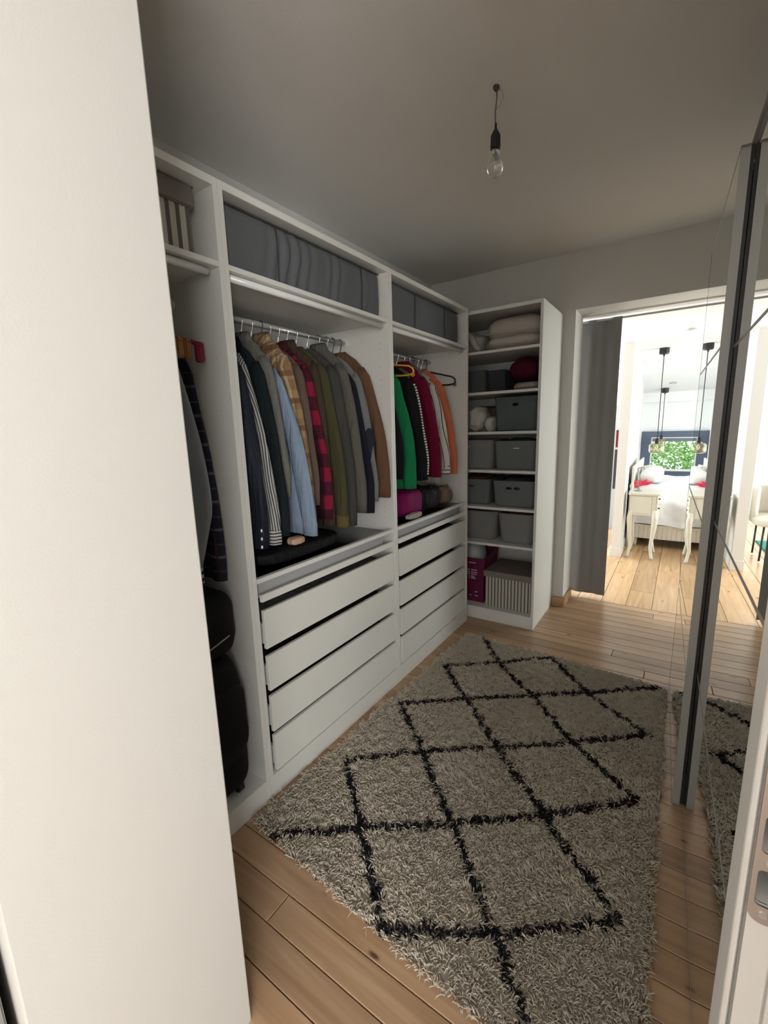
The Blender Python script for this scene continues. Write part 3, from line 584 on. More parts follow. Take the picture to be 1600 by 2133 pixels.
clip_hanger(-0.124, HANG['wood'], 'wooden trouser hanger with clips holding the sweatpants', -0.060, 1.845)
clip_hanger(-0.156, HANG['wood'], 'wooden trouser hanger with clips beside the doorway wall', -0.055, 1.845)

# ------------------------------------------------------------------ boxes, baskets and bundles
def superlump(cx, cy, cz, hx, hy, hz, e1=0.5, e2=0.5, amp=0.012, fs=9.0, seed=0, nu=26, nv=40):
    m = M(); rings = []
    def sp(a, e): return math.copysign(abs(a)**e, a)
    for i in range(nu+1):
        ph = -math.pi/2+math.pi*i/nu; ring = []
        for k in range(nv):
            th_ = 2*math.pi*k/nv
            x = hx*sp(math.cos(ph), e1)*sp(math.cos(th_), e2); y = hy*sp(math.cos(ph), e1)*sp(math.sin(th_), e2); z = hz*sp(math.sin(ph), e1)
            p = (cx+x, cy+y, cz+z); n_ = fb((p[0]+seed, p[1], p[2]), fs)*amp
            l = math.sqrt(x*x+y*y+z*z)+1e-6; zz = cz+z+n_*z/l
            ring.append((cx+x+n_*x/l, cy+y+n_*y/l, max(cz-hz, zz)))
        rings.append(ring)
    return m.loft(rings)
def basket(x0, x1, y0, y1, z0, z1, m, label, group, r=0.03, taper=0.012, holes=0, tagm=False, roty=0):
    cx, cy = (x0+x1)/2, (y0+y1)/2; hx, hy = (x1-x0)/2, (y1-y0)/2
    b = thing('storage_basket', label, 'basket', (cx, cy, z0), 0, group)
    def ring(z, s, k=0): return [(cx+px, cy+py, z) for px, py in rrect(hx-s-k, hy-s-k, max(0.004, r-k), 5)]
    M().loft([ring(z0, taper+0.008), ring(z0+0.010, taper), ring((z0+z1)/2, taper*0.4), ring(z1-0.004, 0), ring(z1, 0.002), ring(z1-0.001, 0.008), ring(z0+0.012, taper+0.008)], True, True).build('body', m, b, smooth=False); body_ = b.children[0]
    M().loft([ring(z1-0.016, -0.003), ring(z1-0.004, -0.003), ring(z1+0.001, 0.0), ring(z1+0.001, 0.006)], False, False).build('rim', m, b)
    for i in range(holes):
        hxx = cx+(i-(holes-1)/2)*0.062
        rr = [(0.024*math.cos(a), 0.0115*math.sin(a)) for a in [2*math.pi*k/18 for k in range(18)]]
        zc = z1-0.055
        cut(body_, M().loft([[(hxx+a, y0+0.030, zc+q_) for a, q_ in rr], [(hxx+a, y0-0.006, zc+q_) for a, q_ in rr]]))
    if tagm: M().tube([(cx-0.02, y0-0.0005, z1-0.05), (cx-0.02, y0-0.005, z1-0.05)], 0.006, 12).build('white_button', mat('pearl_button', (0.85, 0.85, 0.83), 0.15), b)
    return b
GB = mat('grey_basket', (0.145, 0.158, 0.162), 0.8, bump=0.15, bscale=140, var=0.06, vscale=30)
GB2 = mat('pale_grey_basket', (0.215, 0.215, 0.21), 0.85, bump=0.2, bscale=200, var=0.06, vscale=30)
DG = mat('dark_grey_basket', (0.085, 0.108, 0.112), 0.8, bump=0.15, bscale=140, var=0.06, vscale=30)
bg = 'grey baskets in the corner unit'
basket(0.150, 0.468, 2.195, 2.62, SZ[2], SZ[2]+0.245, DG, 'large dark grey basket beside the white bundles', bg, holes=1)
basket(0.150, 0.465, 2.200, 2.62, SZ[3], SZ[3]+0.215, GB, 'grey basket with a small white tag, fourth shelf down next to its buttoned pair', bg)
basket(-0.200, 0.135, 2.215, 2.62, SZ[3], SZ[3]+0.225, GB2, 'grey basket with a round white button on its front', bg, r=0.05, tagm=True)
basket(0.146, 0.462, 2.195, 2.62, SZ[4], SZ[4]+0.20, GB, 'grey basket with two dark handle slots on its front', bg, holes=2)
basket(-0.190, 0.112, 2.225, 2.62, SZ[4], SZ[4]+0.20, GB, 'grey basket with a single handle hole, beside the two-slot basket', bg, holes=1)
basket(0.186, 0.466, 2.200, 2.62, SZ[5], SZ[5]+0.235, GB2, 'pale grey felt basket standing above the striped box', bg, r=0.045, taper=0.02)
basket(-0.160, 0.176, 2.215, 2.62, SZ[5], SZ[5]+0.235, GB2, 'pale grey felt basket standing above the magenta paper bag', bg, r=0.07, taper=0.03)
# crumpled clothes showing over the basket rims
for cx, z0_, z, m, lab in ((-0.036, SZ[4], SZ[4]+0.205, fab('rust', (0.16, 0.07, 0.04)), 'rust brown cloth heaped in the single-hole basket'), (0.304, SZ[4], SZ[4]+0.20, fab('dusk', (0.07, 0.09, 0.10)), 'dark slate cloth heaped in the two-slot basket'), (0.326, SZ[5], SZ[5]+0.232, fab('brick', (0.20, 0.04, 0.03)), 'brick red cloth heaped in the felt basket above the striped box'), (0.308, SZ[3], SZ[3]+0.215, fab('slate', (0.05, 0.07, 0.08)), 'slate grey cloth heaped in the tagged basket')):
    tag(superlump(cx, 2.40, (z0_+z+0.027)/2, 0.105, 0.155, (z+0.003-z0_)/2, 0.45, 0.6, 0.010, 14, cx*7).build('folded_cloth', m, smooth=True), lab, 'cloth', 'clothes heaped in baskets')
# small white paper tag on the basket
tag(B(0.300, 0.345, 2.1965, 2.1985, SZ[3]+0.158, SZ[3]+0.166).build('paper_tag', mat('paper', (0.65, 0.65, 0.62), 0.8)), 'tiny white paper tag on the front of a grey basket', 'tag')

KNIT = mat('cream_quilt', (0.50, 0.455, 0.40), 0.95, spec=0.1, bump=0.35, bscale=120, var=0.08, vscale=30)
q1 = thing('quilt', 'plump cream quilt folded over on the top shelf of the corner unit', 'quilt', (0.25, 2.42, SZ[0]))
superlump(0.266, 2.43, SZ[0]+0.150, 0.204, 0.235, 0.104, 0.85, 0.5, 0.014, 8, 3).build('upper_fold', KNIT, q1, smooth=True)
superlump(0.262, 2.43, SZ[0]+0.055, 0.198, 0.245, 0.055, 0.7, 0.45, 0.030, 13, 8).build('lower_fold', KNIT, q1, smooth=True)
M().tube([(0.055, 2.215, SZ[0]+0.118), (0.16, 2.188, SZ[0]+0.116), (0.30, 2.186, SZ[0]+0.112), (0.46, 2.20, SZ[0]+0.106)], 0.006, 8).build('piping', KNIT, q1, smooth=True)
CREAM2 = mat('cream_blanket', (0.43, 0.41, 0.36), 0.95, spec=0.1, bump=0.3, bscale=90, var=0.1, vscale=20)
bk = thing('blanket', 'crumpled cream blanket stuffed beside the folded quilt', 'blanket', (-0.06, 2.42, SZ[0]))
superlump(-0.075, 2.42, SZ[0]+0.085, 0.115, 0.20, 0.085, 0.8, 0.7, 0.035, 10, 5).build('folds', CREAM2, bk, smooth=True)
M().tube([(-0.09, 2.22, SZ[0]+0.16), (-0.03, 2.20, SZ[0]+0.10), (0.01, 2.20, SZ[0]+0.035), (0.03, 2.22, SZ[0]+0.022)], [0.02, 0.026, 0.024, 0.02], 10).build('rolled_edge', CREAM2, bk, smooth=True)
tag(superlump(0.335, 2.44, SZ[1]+0.154, 0.132, 0.19, 0.098, 1.0, 0.8, 0.024, 7, 21).build('sweater', fab('burgundy', (0.085, 0.008, 0.022)), smooth=True), 'bundled burgundy sweater on the second shelf of the corner unit', 'sweater')
tag(superlump(0.37, 2.40, SZ[1]+0.030, 0.105, 0.20, 0.030, 0.7, 0.6, 0.016, 22, 31).build('folded_scarf', mat('speckled_cloth', (0.33, 0.30, 0.25), 0.95, var=0.45, vscale=60, bump=0.3, bscale=80), smooth=True), 'speckled beige scarf folded under the burgundy sweater', 'scarf')
basket(-0.30, 0.050, 2.26, 2.64, SZ[1], SZ[1]+0.17, mat('charcoal_box', (0.075, 0.085, 0.088), 0.85), 'charcoal fabric box on the second shelf with a dark ring pull', bg, r=0.012, taper=0.0)
basket(0.058, 0.192, 2.30, 2.64, SZ[1], SZ[1]+0.165, mat('indigo_box', (0.035, 0.038, 0.055), 0.85), 'narrow dark indigo box beside the burgundy sweater', bg, r=0.012, taper=0.0)
WL = mat('white_linen', (0.52, 0.50, 0.46), 0.95, spec=0.1, bump=0.2, bscale=60, var=0.07, vscale=25)
tag(superlump(-0.015, 2.32, SZ[2]+0.092, 0.080, 0.12, 0.095, 0.8, 0.8, 0.022, 12, 41).build('linen_bundle', WL, smooth=True), 'larger crumpled white linen bundle in front on the third shelf', 'linen')
tag(superlump(0.104, 2.28, SZ[2]+0.055, 0.041, 0.09, 0.056, 0.8, 0.8, 0.010, 16, 51).build('linen_bundle', WL, smooth=True), 'smaller rolled white linen bundle against the dark grey basket', 'linen')
tag(superlump(0.02, 2.54, SZ[2]+0.105, 0.12, 0.10, 0.105, 0.6, 0.6, 0.02, 9, 61).build('pillow', fab('taupe', (0.12, 0.105, 0.095)), smooth=True), 'dark taupe cushion behind the white linen bundles', 'cushion')

def striped_box(x0, x1, y0, y1, z0, z1, lid, label, period, axis, face):
    b = thing('striped_box', label, 'box', ((x0+x1)/2, (y0+y1)/2, z0))
    m = stripes('ticking_stripe_%d' % axis, (0.56, 0.54, 0.48), [(axis, period, 0.42, (0.13, 0.115, 0.10), 0.95)], st=False)
    B(x0+0.012, x1-0.012, y0+0.012, y1-0.012, z0, z1-0.004).build('body', m, b, bevel=0.003)
    LID = mat('taupe_lid', (0.22, 0.19, 0.165), 0.85, bump=0.1, bscale=200)
    B(x0, x1, y0, y1, z1-lid, z1+0.004).build('lid', LID, b, bevel=0.004)
    return b
striped_box(0.085, 0.470, 2.190, 2.58, 0.10, 0.395, 0.045, 'striped box with a taupe lid at the bottom of the corner unit', 0.0265, 0, 'y')
sb = striped_box(-0.50, -0.055, -0.46, -0.055, 2.106, 2.325, 0.06, 'striped lidded box on the top shelf of the narrow wardrobe', 0.035, 1, 'x')
late_drawer_clothes()
# large soft storage cases on the top shelves
def soft_case(y0, y1, seams, seed, label, z1):
    s = thing('storage_case', label, 'storage bag', (-0.3, (y0+y1)/2, 2.106), 0, 'grey storage cases on the wardrobe tops')
    GM = mat('grey_nonwoven', (0.105, 0.112, 0.118), 0.8, bump=0.08, bscale=150, var=0.05, vscale=12)
    m = M(); hy = (y1-y0)/2; cy = (y0+y1)/2; rings = []; n = 120
    for zf in (0.0, 0.03, 0.12, 0.3, 0.5, 0.7, 0.88, 0.97, 1.0):
        z = 2.106+(z1-2.106)*zf; ins_ = 0.02*(1-math.sin(math.pi*min(1, max(0, zf)))**0.25) if zf in (0.0, 1.0) else (0.006 if zf in (0.03, 0.97) else 0.0)
        ring = []
        for px, py in rrect(0.265-ins_, hy-ins_, 0.03, 30):
            x, y = -0.295+px, cy+py
            if px > 0.2:
                wv = 0
                for ys, ww in seams: wv += 0.010*math.exp(-((y-ys)/ww)**2)*math.sin(90*(y-ys)+2*math.sin(zf*5+seed))*(0.4+0.6*math.sin(math.pi*zf))
                x += wv+0.004*fb((y*5, zf*2, seed), 1.0)
            ring.append((x, y, z))
        rings.append(ring)
    # densify along the straight front: subdivide ring edges
    def dens(r):
        out = []
        for i in range(len(r)):
            a, b = Vector(r[i]), Vector(r[(i+1) % len(r)]); k = max(1, int((b-a).length/0.012))
            for q_ in range(k): out.append(a.lerp(b, q_/k))
        return out
    base = [dens(r) for r in [rings[4]]][0]
    m2 = M(); rr2 = []
    for zi, zf in enumerate((0.0, 0.03, 0.12, 0.25, 0.4, 0.55, 0.7, 0.85, 0.95, 1.0)):
        z = 2.106+(z1-2.106)*zf; k = 0.965 if zf in (0.0, 1.0) else (0.99 if zf in (0.03, 0.95) else 1.0); ring = []
        for p in base:
            x = -0.295+(p.x+0.295)*k; y = cy+(p.y-cy)*(1-(1-k)*0.3)
            if p.x > -0.06:
                amp = 0.35+0.65*math.sin(math.pi*zf)
                for ys, ww in seams: x += 0.012*math.exp(-((y-ys)/ww)**2)*math.sin(105*(y-ys)+1.5*math.sin(zf*6+seed))*amp
                x += 0.006*fb((y*4, zf*2.0, seed), 1.0)
            ring.append((min(x, -0.012), y, z))
        rr2.append(ring)
    m2.loft(rr2).build('body', GM, s, smooth=True)
    for ys, ww in seams[:2]:
        M().tube([(-0.0255, ys-ww*0.8, 2.115), (-0.0225, ys-ww*0.8, (2.106+z1)/2), (-0.0255, ys-ww*0.8, z1-0.008)], 0.0025, 6).build('seam', mat('dark_seam', (0.04, 0.043, 0.046), 0.8), s, smooth=True)
    M().tube([(-0.028, y0+0.02, z1-0.004), (-0.028, y1-0.02, z1-0.004)], 0.004, 6).build('zip', mat('dark_seam', (0.04, 0.043, 0.046), 0.8), s)
soft_case(0.028, 0.985, ((0.36, 0.11), (0.84, 0.03), (0.62, 0.05)), 1.0, 'long grey fabric storage case with wrinkled front above the shirts', 2.318)
soft_case(1.060, 1.960, ((1.36, 0.03), (1.75, 0.03)), 5.0, 'long grey fabric storage case above the green hoodie', 2.312)
# magenta paper bag at the bottom of the corner unit
MAG = mat('magenta_paper', (0.135, 0.008, 0.052), 0.45)
pbag = thing('paper_bag', 'magenta paper carrier bag with rows of white print', 'bag', (-0.03, 2.33, 0.10))
bagr = M(); bz = (0.10, 0.25, 0.40, 0.475)
def bring(z, k=0.0, f=0.0): return [(-0.165+k, 2.235+k, z), (0.070-k+f*0.008, 2.235+k, z), (0.070-k+f*0.026, 2.52-k, z+f*0.06), (-0.165+k, 2.52-k, z+f*0.06)]
bagr.loft([bring(0.10), bring(0.25, 0.001), bring(0.40, 0.0, 0.3), bring(0.475, 0.0, 1.0), bring(0.474, 0.003, 1.0), bring(0.12, 0.004)], True, True)
bagr.build('body', MAG, pbag)
PRN = mat('white_print', (0.55, 0.50, 0.52), 0.6)
for zz, xs in ((0.433, ((-0.06, 0.000),)), (0.372, ((-0.075, -0.048), (-0.040, 0.012))), (0.352, ((-0.075, -0.048), (-0.040, 0.016))), (0.334, ((-0.075, -0.050), (-0.040, 0.010))), (0.315, ((-0.060, -0.050), (-0.040, -0.010))), (0.300, ((-0.06, -0.052), (-0.040, 0.000))), (0.185, ((-0.005, 0.018),)), (0.150, ((-0.005, 0.022), (-0.055, -0.035)))):
    for a, b in xs:
        B(a, b, 2.2335, 2.2352, zz-0.0042, zz+0.0042).build('printed_line', PRN, pbag)
tag(superlump(-0.060, 2.36, 0.367, 0.094, 0.115, 0.246, 0.75, 0.85, 0.005, 7, 71).build('plastic_parcel', mat('white_plastic', (0.42, 0.46, 0.46), 0.45), smooth=True), 'round white plastic parcel in the magenta paper bag', 'parcel')
tag(superlump(0.072, 2.46, 0.568, 0.038, 0.045, 0.034, 0.8, 0.8, 0.02, 18, 81).build('printed_pouch', mat('printed_cloth', (0.36, 0.33, 0.27), 0.8, var=0.6, vscale=45), smooth=True), 'small crumpled printed pouch at the back of the paper bag', 'pouch')
# things on the glass shelf under the second rail
def on_glass(name, label, cat, m, cx, cy, hx, hy, h, e=0.6, amp=0.012, fs=10, seed=0):
    return tag(superlump(cx, cy, 0.9745+h/2, hx, hy, h/2, e, e, amp, fs, seed).build(name, m, smooth=True), label, cat)
on_glass('handbag', 'magenta soft handbag under the green hoodie', 'bag', fab('magenta', (0.20, 0.006, 0.085), 0.6), -0.20, 1.40, 0.13, 0.13, 0.17, 0.45, 0.012, 7, 3)
on_glass('folded_cloth', 'pale folded cloth in front of the magenta handbag', 'cloth', fab('palecloth', (0.40, 0.34, 0.32)), -0.052, 1.33, 0.022, 0.085, 0.034, 0.5, 0.004, 10, 4)
on_glass('bag', 'dark red bag behind the glass shelf rim', 'bag', fab('deepred', (0.10, 0.005, 0.012), 0.6), -0.33, 1.16, 0.16, 0.09, 0.16, 0.5, 0.015, 8, 5)
def strap(x, y, z, hw_, h, m, parent):
    M().tube([(x, y+hw_*math.cos(t_), z+h*math.sin(t_)) for t_ in np.linspace(R(-15), R(195), 14)], 0.004, 8).build('strap', m, parent, smooth=True)
def slouch_bag(name, label, m, cx, cy, hx, hy, h, seed, sm):
    t_ = thing(name, label, 'bag', (cx, cy, 0.9745))
    superlump(cx, cy, 0.9745+h/2, hx, hy, h/2, 0.6, 0.6, 0.016, 9, seed).build('body', m, t_, smooth=True)
    strap(cx+hx*0.75, cy, 0.9745+h*0.78, hy*0.5, h*0.28, sm, t_)
    M().tube([(cx+hx*0.9, cy-hy*0.6, 0.9745+h*0.82), (cx+hx*0.93, cy+hy*0.6, 0.9745+h*0.82)], 0.003, 6).build('zip', mat('zip_silver', (0.45, 0.42, 0.44), 0.3, 0.7), t_)
slouch_bag('shoulder_bag', 'dark charcoal shoulder bag slumped under the crimson coat', fab('darkboot', (0.022, 0.022, 0.024), 0.5), -0.18, 1.65, 0.13, 0.085, 0.17, 6, BLACK)
slouch_bag('suede_bag', 'tan suede bag leaning against the wardrobe side', fab('suede', (0.19, 0.13, 0.085)), -0.16, 1.87, 0.10, 0.06, 0.14, 8, fab('suede', (0.19, 0.13, 0.085)))
on_glass('bag', 'black bag lying under the shirts on the glass shelf', 'bag', fab('blackbag', (0.008, 0.008, 0.009), 0.6), -0.24, 0.36, 0.20, 0.28, 0.075, 0.5, 0.012, 7, 11)
tag(superlump(-0.060, 0.300, 1.063, 0.030, 0.040, 0.018, 0.6, 0.6, 0.004, 12, 12).build('shirt_tail', fab('peach', (0.52, 0.34, 0.24)), smooth=True), 'peach shirt tail peeping out below the light blue shirt', 'shirt')
# black luggage in the narrow wardrobe
BK = mat('black_nylon', (0.006, 0.006, 0.007), 0.75, spec=0.2, bump=0.15, bscale=120)
sc1 = thing('suitcase', 'tall black soft suitcase standing in the narrow wardrobe', 'suitcase', (-0.26, -0.25, 0.10))
superlump(-0.27, -0.255, 0.405, 0.255, 0.205, 0.297, 0.28, 0.3, 0.008, 6, 1).build('body', BK, sc1, smooth=True)
superlump(-0.04, -0.20, 0.44, 0.045, 0.13, 0.16, 0.5, 0.5, 0.006, 8, 2).build('front_pocket', BK, sc1, smooth=True)
for yy in (-0.40, -0.11): M().tube([(-0.06, yy-0.012, 0.122), (-0.06, yy+0.012, 0.122)], 0.0215, 14).build('wheel', BLACK, sc1)
bp_ = thing('backpack', 'black backpack lying on top of the suitcase', 'backpack', (-0.26, -0.25, 0.70))
superlump(-0.27, -0.25, 0.836, 0.262, 0.212, 0.134, 0.5, 0.5, 0.016, 6, 7).build('body', BK, bp_, smooth=True)
M().tube([(-0.004, -0.33, 0.755), (0.0, -0.24, 0.775), (-0.008, -0.12, 0.800)], 0.003, 6).build('zip', mat('zip_silver', (0.45, 0.42, 0.44), 0.3, 0.7), bp_)

# ------------------------------------------------------------------ the bedroom beyond the opening
BX0, BX1, BY1 = -2.40, 4.00, 7.50
bf = struct(B(BX0, BX1, 3.0, BY1+0.12, -0.06, -0.012).build('floor_bedroom', JOINT))
x = BX0+0.02; col_ = 0; BW = 0.19
while x < BX1-0.1:
    y = 3.004-[0.0, 0.62, 1.1, 0.35][col_ % 4]
    while y < BY1+0.1:
        a, b = max(y, 3.003), min(y+1.52, BY1+0.1)
        if b-a > 0.06: put_plank(x+BW/2, (a+b)/2, b-a-0.003, BW-0.003, 1, OAK, bf)
        y += 1.52
    x += BW; col_ += 1
# oak grain runs along the plank length (object y)
nt = OAK.node_tree
for nd_ in nt.nodes:
    if nd_.type == 'MAPPING':
        s_ = list(nd_.inputs['Scale'].default_value); s_[0], s_[1] = s_[1], s_[0]; nd_.inputs['Scale'].default_value = s_
BZ = 2.372
struct(B(BX0-0.1, BX1+0.1, 3.0, 6.45, BZ, BZ+0.12).build('ceiling_bedroom', BEDW))
cs = M(); cs.loft([[(BX0-0.1, 6.42, 2.215), (BX1+0.1, 6.42, 2.215), (BX1+0.1, 6.42, 2.42), (BX0-0.1, 6.42, 2.42)], [(BX0-0.1, 7.62, 1.965), (BX1+0.1, 7.62, 1.965), (BX1+0.1, 7.62, 2.17), (BX0-0.1, 7.62, 2.17)]])
struct(cs.build('ceiling_sloped', BEDW))
struct(B(BX0, BX1, 6.38, 6.46, 2.205, BZ+0.02).build('trim_2', BEAMM))
struct(B(0.5875, 1.805, 2.722, 3.02, OZ-0.002, OZ+0.004).build('trim_3', REVEAL))
# partition that the bed head stands against
pt = M(); dx = -0.03
pt.loft([[(0.738, 4.53, 0), (0.836, 4.53, 0), (0.836+dx*2.97, 7.5, 0), (0.738+dx*2.97, 7.5, 0)], [(0.738, 4.53, BZ), (0.836, 4.53, BZ), (0.836+dx*2.97, 7.5, BZ), (0.738+dx*2.97, 7.5, BZ)]])
pw = struct(pt.build('wall_partition', mat('partition_paint', (0.78, 0.765, 0.73), 0.6)))
bbp = M(); bbp.loft([[(0.730, 4.520, 0), (0.844, 4.520, 0), (0.846+dx*2.97, 7.5, 0), (0.728+dx*2.97, 7.5, 0)], [(0.730, 4.520, 0.10), (0.844, 4.520, 0.10), (0.846+dx*2.97, 7.5, 0.10), (0.728+dx*2.97, 7.5, 0.10)]])
struct(bbp.build('baseboard_partition', mat('white_skirting', (0.80, 0.79, 0.76), 0.45)))
# outer walls with windows
WX0, WX1, WZ0, WZ1 = 0.790, 2.25, 0.625, 1.372
fw_ = M()
fw_.box(BX0, WX0-0.03, BY1, BY1+0.3, -0.06, 2.3).box(WX1+0.03, BX1, BY1, BY1+0.3, -0.06, 2.3).box(WX0-0.03, WX1+0.03, BY1, BY1+0.3, -0.06, WZ0-0.03).box(WX0-0.03, WX1+0.03, BY1, BY1+0.3, 1.84, 2.3)
fw_.box(WX0-0.03, WX1+0.03, BY1+0.10, BY1+0.3, WZ1, 1.84)
struct(fw_.build('wall_bedroom_far', BEDW))
NAVYF = mat('blue_grey_frame', (0.10, 0.125, 0.19), 0.5)
w1 = M(); gx0, gx1, gz0, gz1 = 0.905, 2.13, 0.755, 1.225
w1.box(WX0-0.03, WX1+0.03, BY1+0.02, BY1+0.09, WZ0-0.03, gz0-0.03).box(WX0-0.03, WX1+0.03, BY1+0.02, BY1+0.09, gz1+0.05, WZ1).box(WX0-0.03, gx0, BY1+0.02, BY1+0.09, gz0-0.03, gz1+0.05).box(gx1, WX1+0.03, BY1+0.02, BY1+0.09, gz0-0.03, gz1+0.05)
win = struct(w1.build('window_1', NAVYF, bevel=0.004))
SASH = mat('white_sash', (0.85, 0.86, 0.86), 0.4)
B(gx0, gx1, BY1+0.03, BY1+0.075, gz0-0.03, gz0).build('sash', SASH, win); B(gx0, gx1, BY1+0.03, BY1+0.075, gz1+0.035, gz1+0.05).build('sash', SASH, win)
B(gx0, gx0+0.012, BY1+0.03, BY1+0.075, gz0, gz1+0.035).build('sash', SASH, win); B(gx1-0.012, gx1, BY1+0.03, BY1+0.075, gz0, gz1+0.035).build('sash', SASH, win)
B(gx0, gx1, BY1+0.045, BY1+0.06, gz1-0.02, gz1+0.035).build('blind_roll', mat('blind_slate', (0.16, 0.19, 0.23), 0.7), win)
B(gx0+0.012, gx1-0.012, BY1+0.052, BY1+0.056, gz0, gz1+0.035).build('pane', GLASS, win)
SX0, SX1 = 3.7, 6.9
lw = M().box(BX0-0.12, BX0, 3.0, SX0, -0.06, 2.5).box(BX0-0.12, BX0, SX1, BY1+0.3, -0.06, 2.5).box(BX0-0.12, BX0, SX0, SX1, -0.06, 0.25).box(BX0-0.12, BX0, SX0, SX1, 2.25, 2.5)
struct(lw.build('wall_bedroom_left', BEDW))
wl = struct(M().box(BX0-0.08, BX0-0.03, SX0, SX1, 0.25, 0.31).box(BX0-0.08, BX0-0.03, SX0, SX1, 2.19, 2.25).box(BX0-0.08, BX0-0.03, SX0, SX0+0.06, 0.31, 2.19).box(BX0-0.08, BX0-0.03, SX1-0.06, SX1, 0.31, 2.19).box(BX0-0.08, BX0-0.03, 5.27, 5.33, 0.31, 2.19).build('window_3', SASH))
B(BX0-0.058, BX0-0.054, SX0+0.06, 5.27, 0.31, 2.19).build('pane', GLASS, wl); B(BX0-0.058, BX0-0.054, 5.33, SX1-0.06, 0.31, 2.19).build('pane', GLASS, wl)
rw = M().box(BX1, BX1+0.12, 3.0, 4.1, -0.06, 2.5).box(BX1, BX1+0.12, 6.5, BY1+0.3, -0.06, 2.5).box(BX1, BX1+0.12, 4.1, 6.5, -0.06, 0.55).box(BX1, BX1+0.12, 4.1, 6.5, 2.05, 2.5)
struct(rw.build('wall_bedroom_right', BEDW))
wr_ = struct(M().box(BX1+0.03, BX1+0.08, 4.1, 6.5, 0.55, 0.61).box(BX1+0.03, BX1+0.08, 4.1, 6.5, 1.99, 2.05).box(BX1+0.03, BX1+0.08, 4.1, 4.16, 0.61, 1.99).box(BX1+0.03, BX1+0.08, 6.44, 6.5, 0.61, 1.99).build('window_4', SASH))
B(BX1+0.054, BX1+0.058, 4.16, 6.44, 0.61, 1.99).build('pane', GLASS, wr_)
struct(B(BX0, -0.64, 2.88, 3.0, -0.06, 2.5).build('wall_bedroom_near_left', BEDW)); struct(B(2.08, BX1, 2.88, 3.0, -0.06, 2.5).build('wall_bedroom_near_right', BEDW))
# grey curtain at the opening
ct = thing('curtain', 'charcoal grey floor-length curtain hanging in the bedroom opening', 'curtain', (0.73, 3.09, 0))
cm = M(); nn = 60
def cfold(u): return 0.007*math.sin(u*11+0.5)+0.003*math.sin(u*27+1.0)
front = [(0.52+0.345*k/nn, 3.075+cfold(k/nn)) for k in range(nn+1)]
ringc = lambda z: [(a, b, z) for a, b in front]+[(a, b+0.006, z) for a, b in reversed(front)]
cm.loft([ringc(z) for z in (0.030, 0.06, 0.5, 1.0, 1.5, 2.0, 2.36)])
cm.build('cloth', mat('charcoal_curtain', (0.21, 0.207, 0.20), 0.85, bump=0.05, bscale=300), ct, smooth=True)
M().tube([(0.45, 3.08, 2.350), (1.80, 3.08, 2.350)], 0.008, 10).build('curtain_rod', ALU, ct)
# nightstand
CREAMF = mat('cream_furniture', (0.70, 0.68, 0.58), 0.4)
ns = thing('nightstand', 'cream two-drawer nightstand on curved legs in front of the bed', 'nightstand', (1.02, 4.74, 0))
B(0.875, 1.178, 4.545, 4.945, 0.728, 0.750).build('top', CREAMF, ns, bevel=0.004)
B(0.893, 1.150, 4.560, 4.930, 0.50, 0.728).build('cabinet', CREAMF, ns, bevel=0.004)
B(0.900, 1.106, 4.555, 4.561, 0.525, 0.715).build('side_panel', CREAMF, ns, bevel=0.002)
for z0, z1 in ((0.620, 0.718), (0.512, 0.610)):
    d = B(1.149, 1.160, 4.575, 4.915, z0, z1).build('drawer', CREAMF, ns, bevel=0.003)
    M().tube([(1.158, 4.745, (z0+z1)/2), (1.180, 4.745, (z0+z1)/2)], [0.005, 0.010], 10).build('knob', BLACK, d, smooth=True)
for lx, ly, sx_, sy_ in ((0.912, 4.580, -1, -1), (1.135, 4.580, 1, -1), (0.912, 4.912, -1, 1), (1.135, 4.912, 1, 1)):
    path = [(lx, ly, 0.56), (lx+0.012*sx_, ly+0.006*sy_, 0.46), (lx+0.004*sx_, ly+0.002*sy_, 0.30), (lx-0.012*sx_, ly-0.006*sy_, 0.14), (lx+0.004*sx_, ly+0.002*sy_, 0.03), (lx+0.012*sx_, ly+0.006*sy_, 0.0)]
    M().tube(path, [0.027, 0.030, 0.023, 0.017, 0.016, 0.021], 10).build('leg', CREAMF, ns, smooth=True)
# reading lamp
LM = mat('pale_grey_metal', (0.34, 0.35, 0.36), 0.35, 0.6)
lp = thing('desk_lamp', 'slim grey reading lamp with a horizontal arm on the nightstand', 'lamp', (0.955, 4.75, 0.75))
M().lathe([(0.0, 0.0), (0.048, 0.0), (0.048, 0.006), (0.024, 0.016), (0.010, 0.036), (0.0, 0.04)], 24, (0.955, 4.75, 0.750)).build('base', LM, lp, smooth=True)
M().tube([(0.955, 4.75, 0.78), (0.936, 4.75, 1.015)], 0.0068, 10).build('pole', LM, lp, smooth=True)
M().tube([(0.932, 4.75, 1.012), (1.000, 4.75, 1.030)], 0.006, 10).build('arm', LM, lp, smooth=True)
M().tube([(0.995, 4.75, 1.029), (1.105, 4.75, 1.055)], 0.012, 12).build('lamp_head', mat('white_lamp', (0.8, 0.8, 0.8), 0.3), lp, smooth=True)
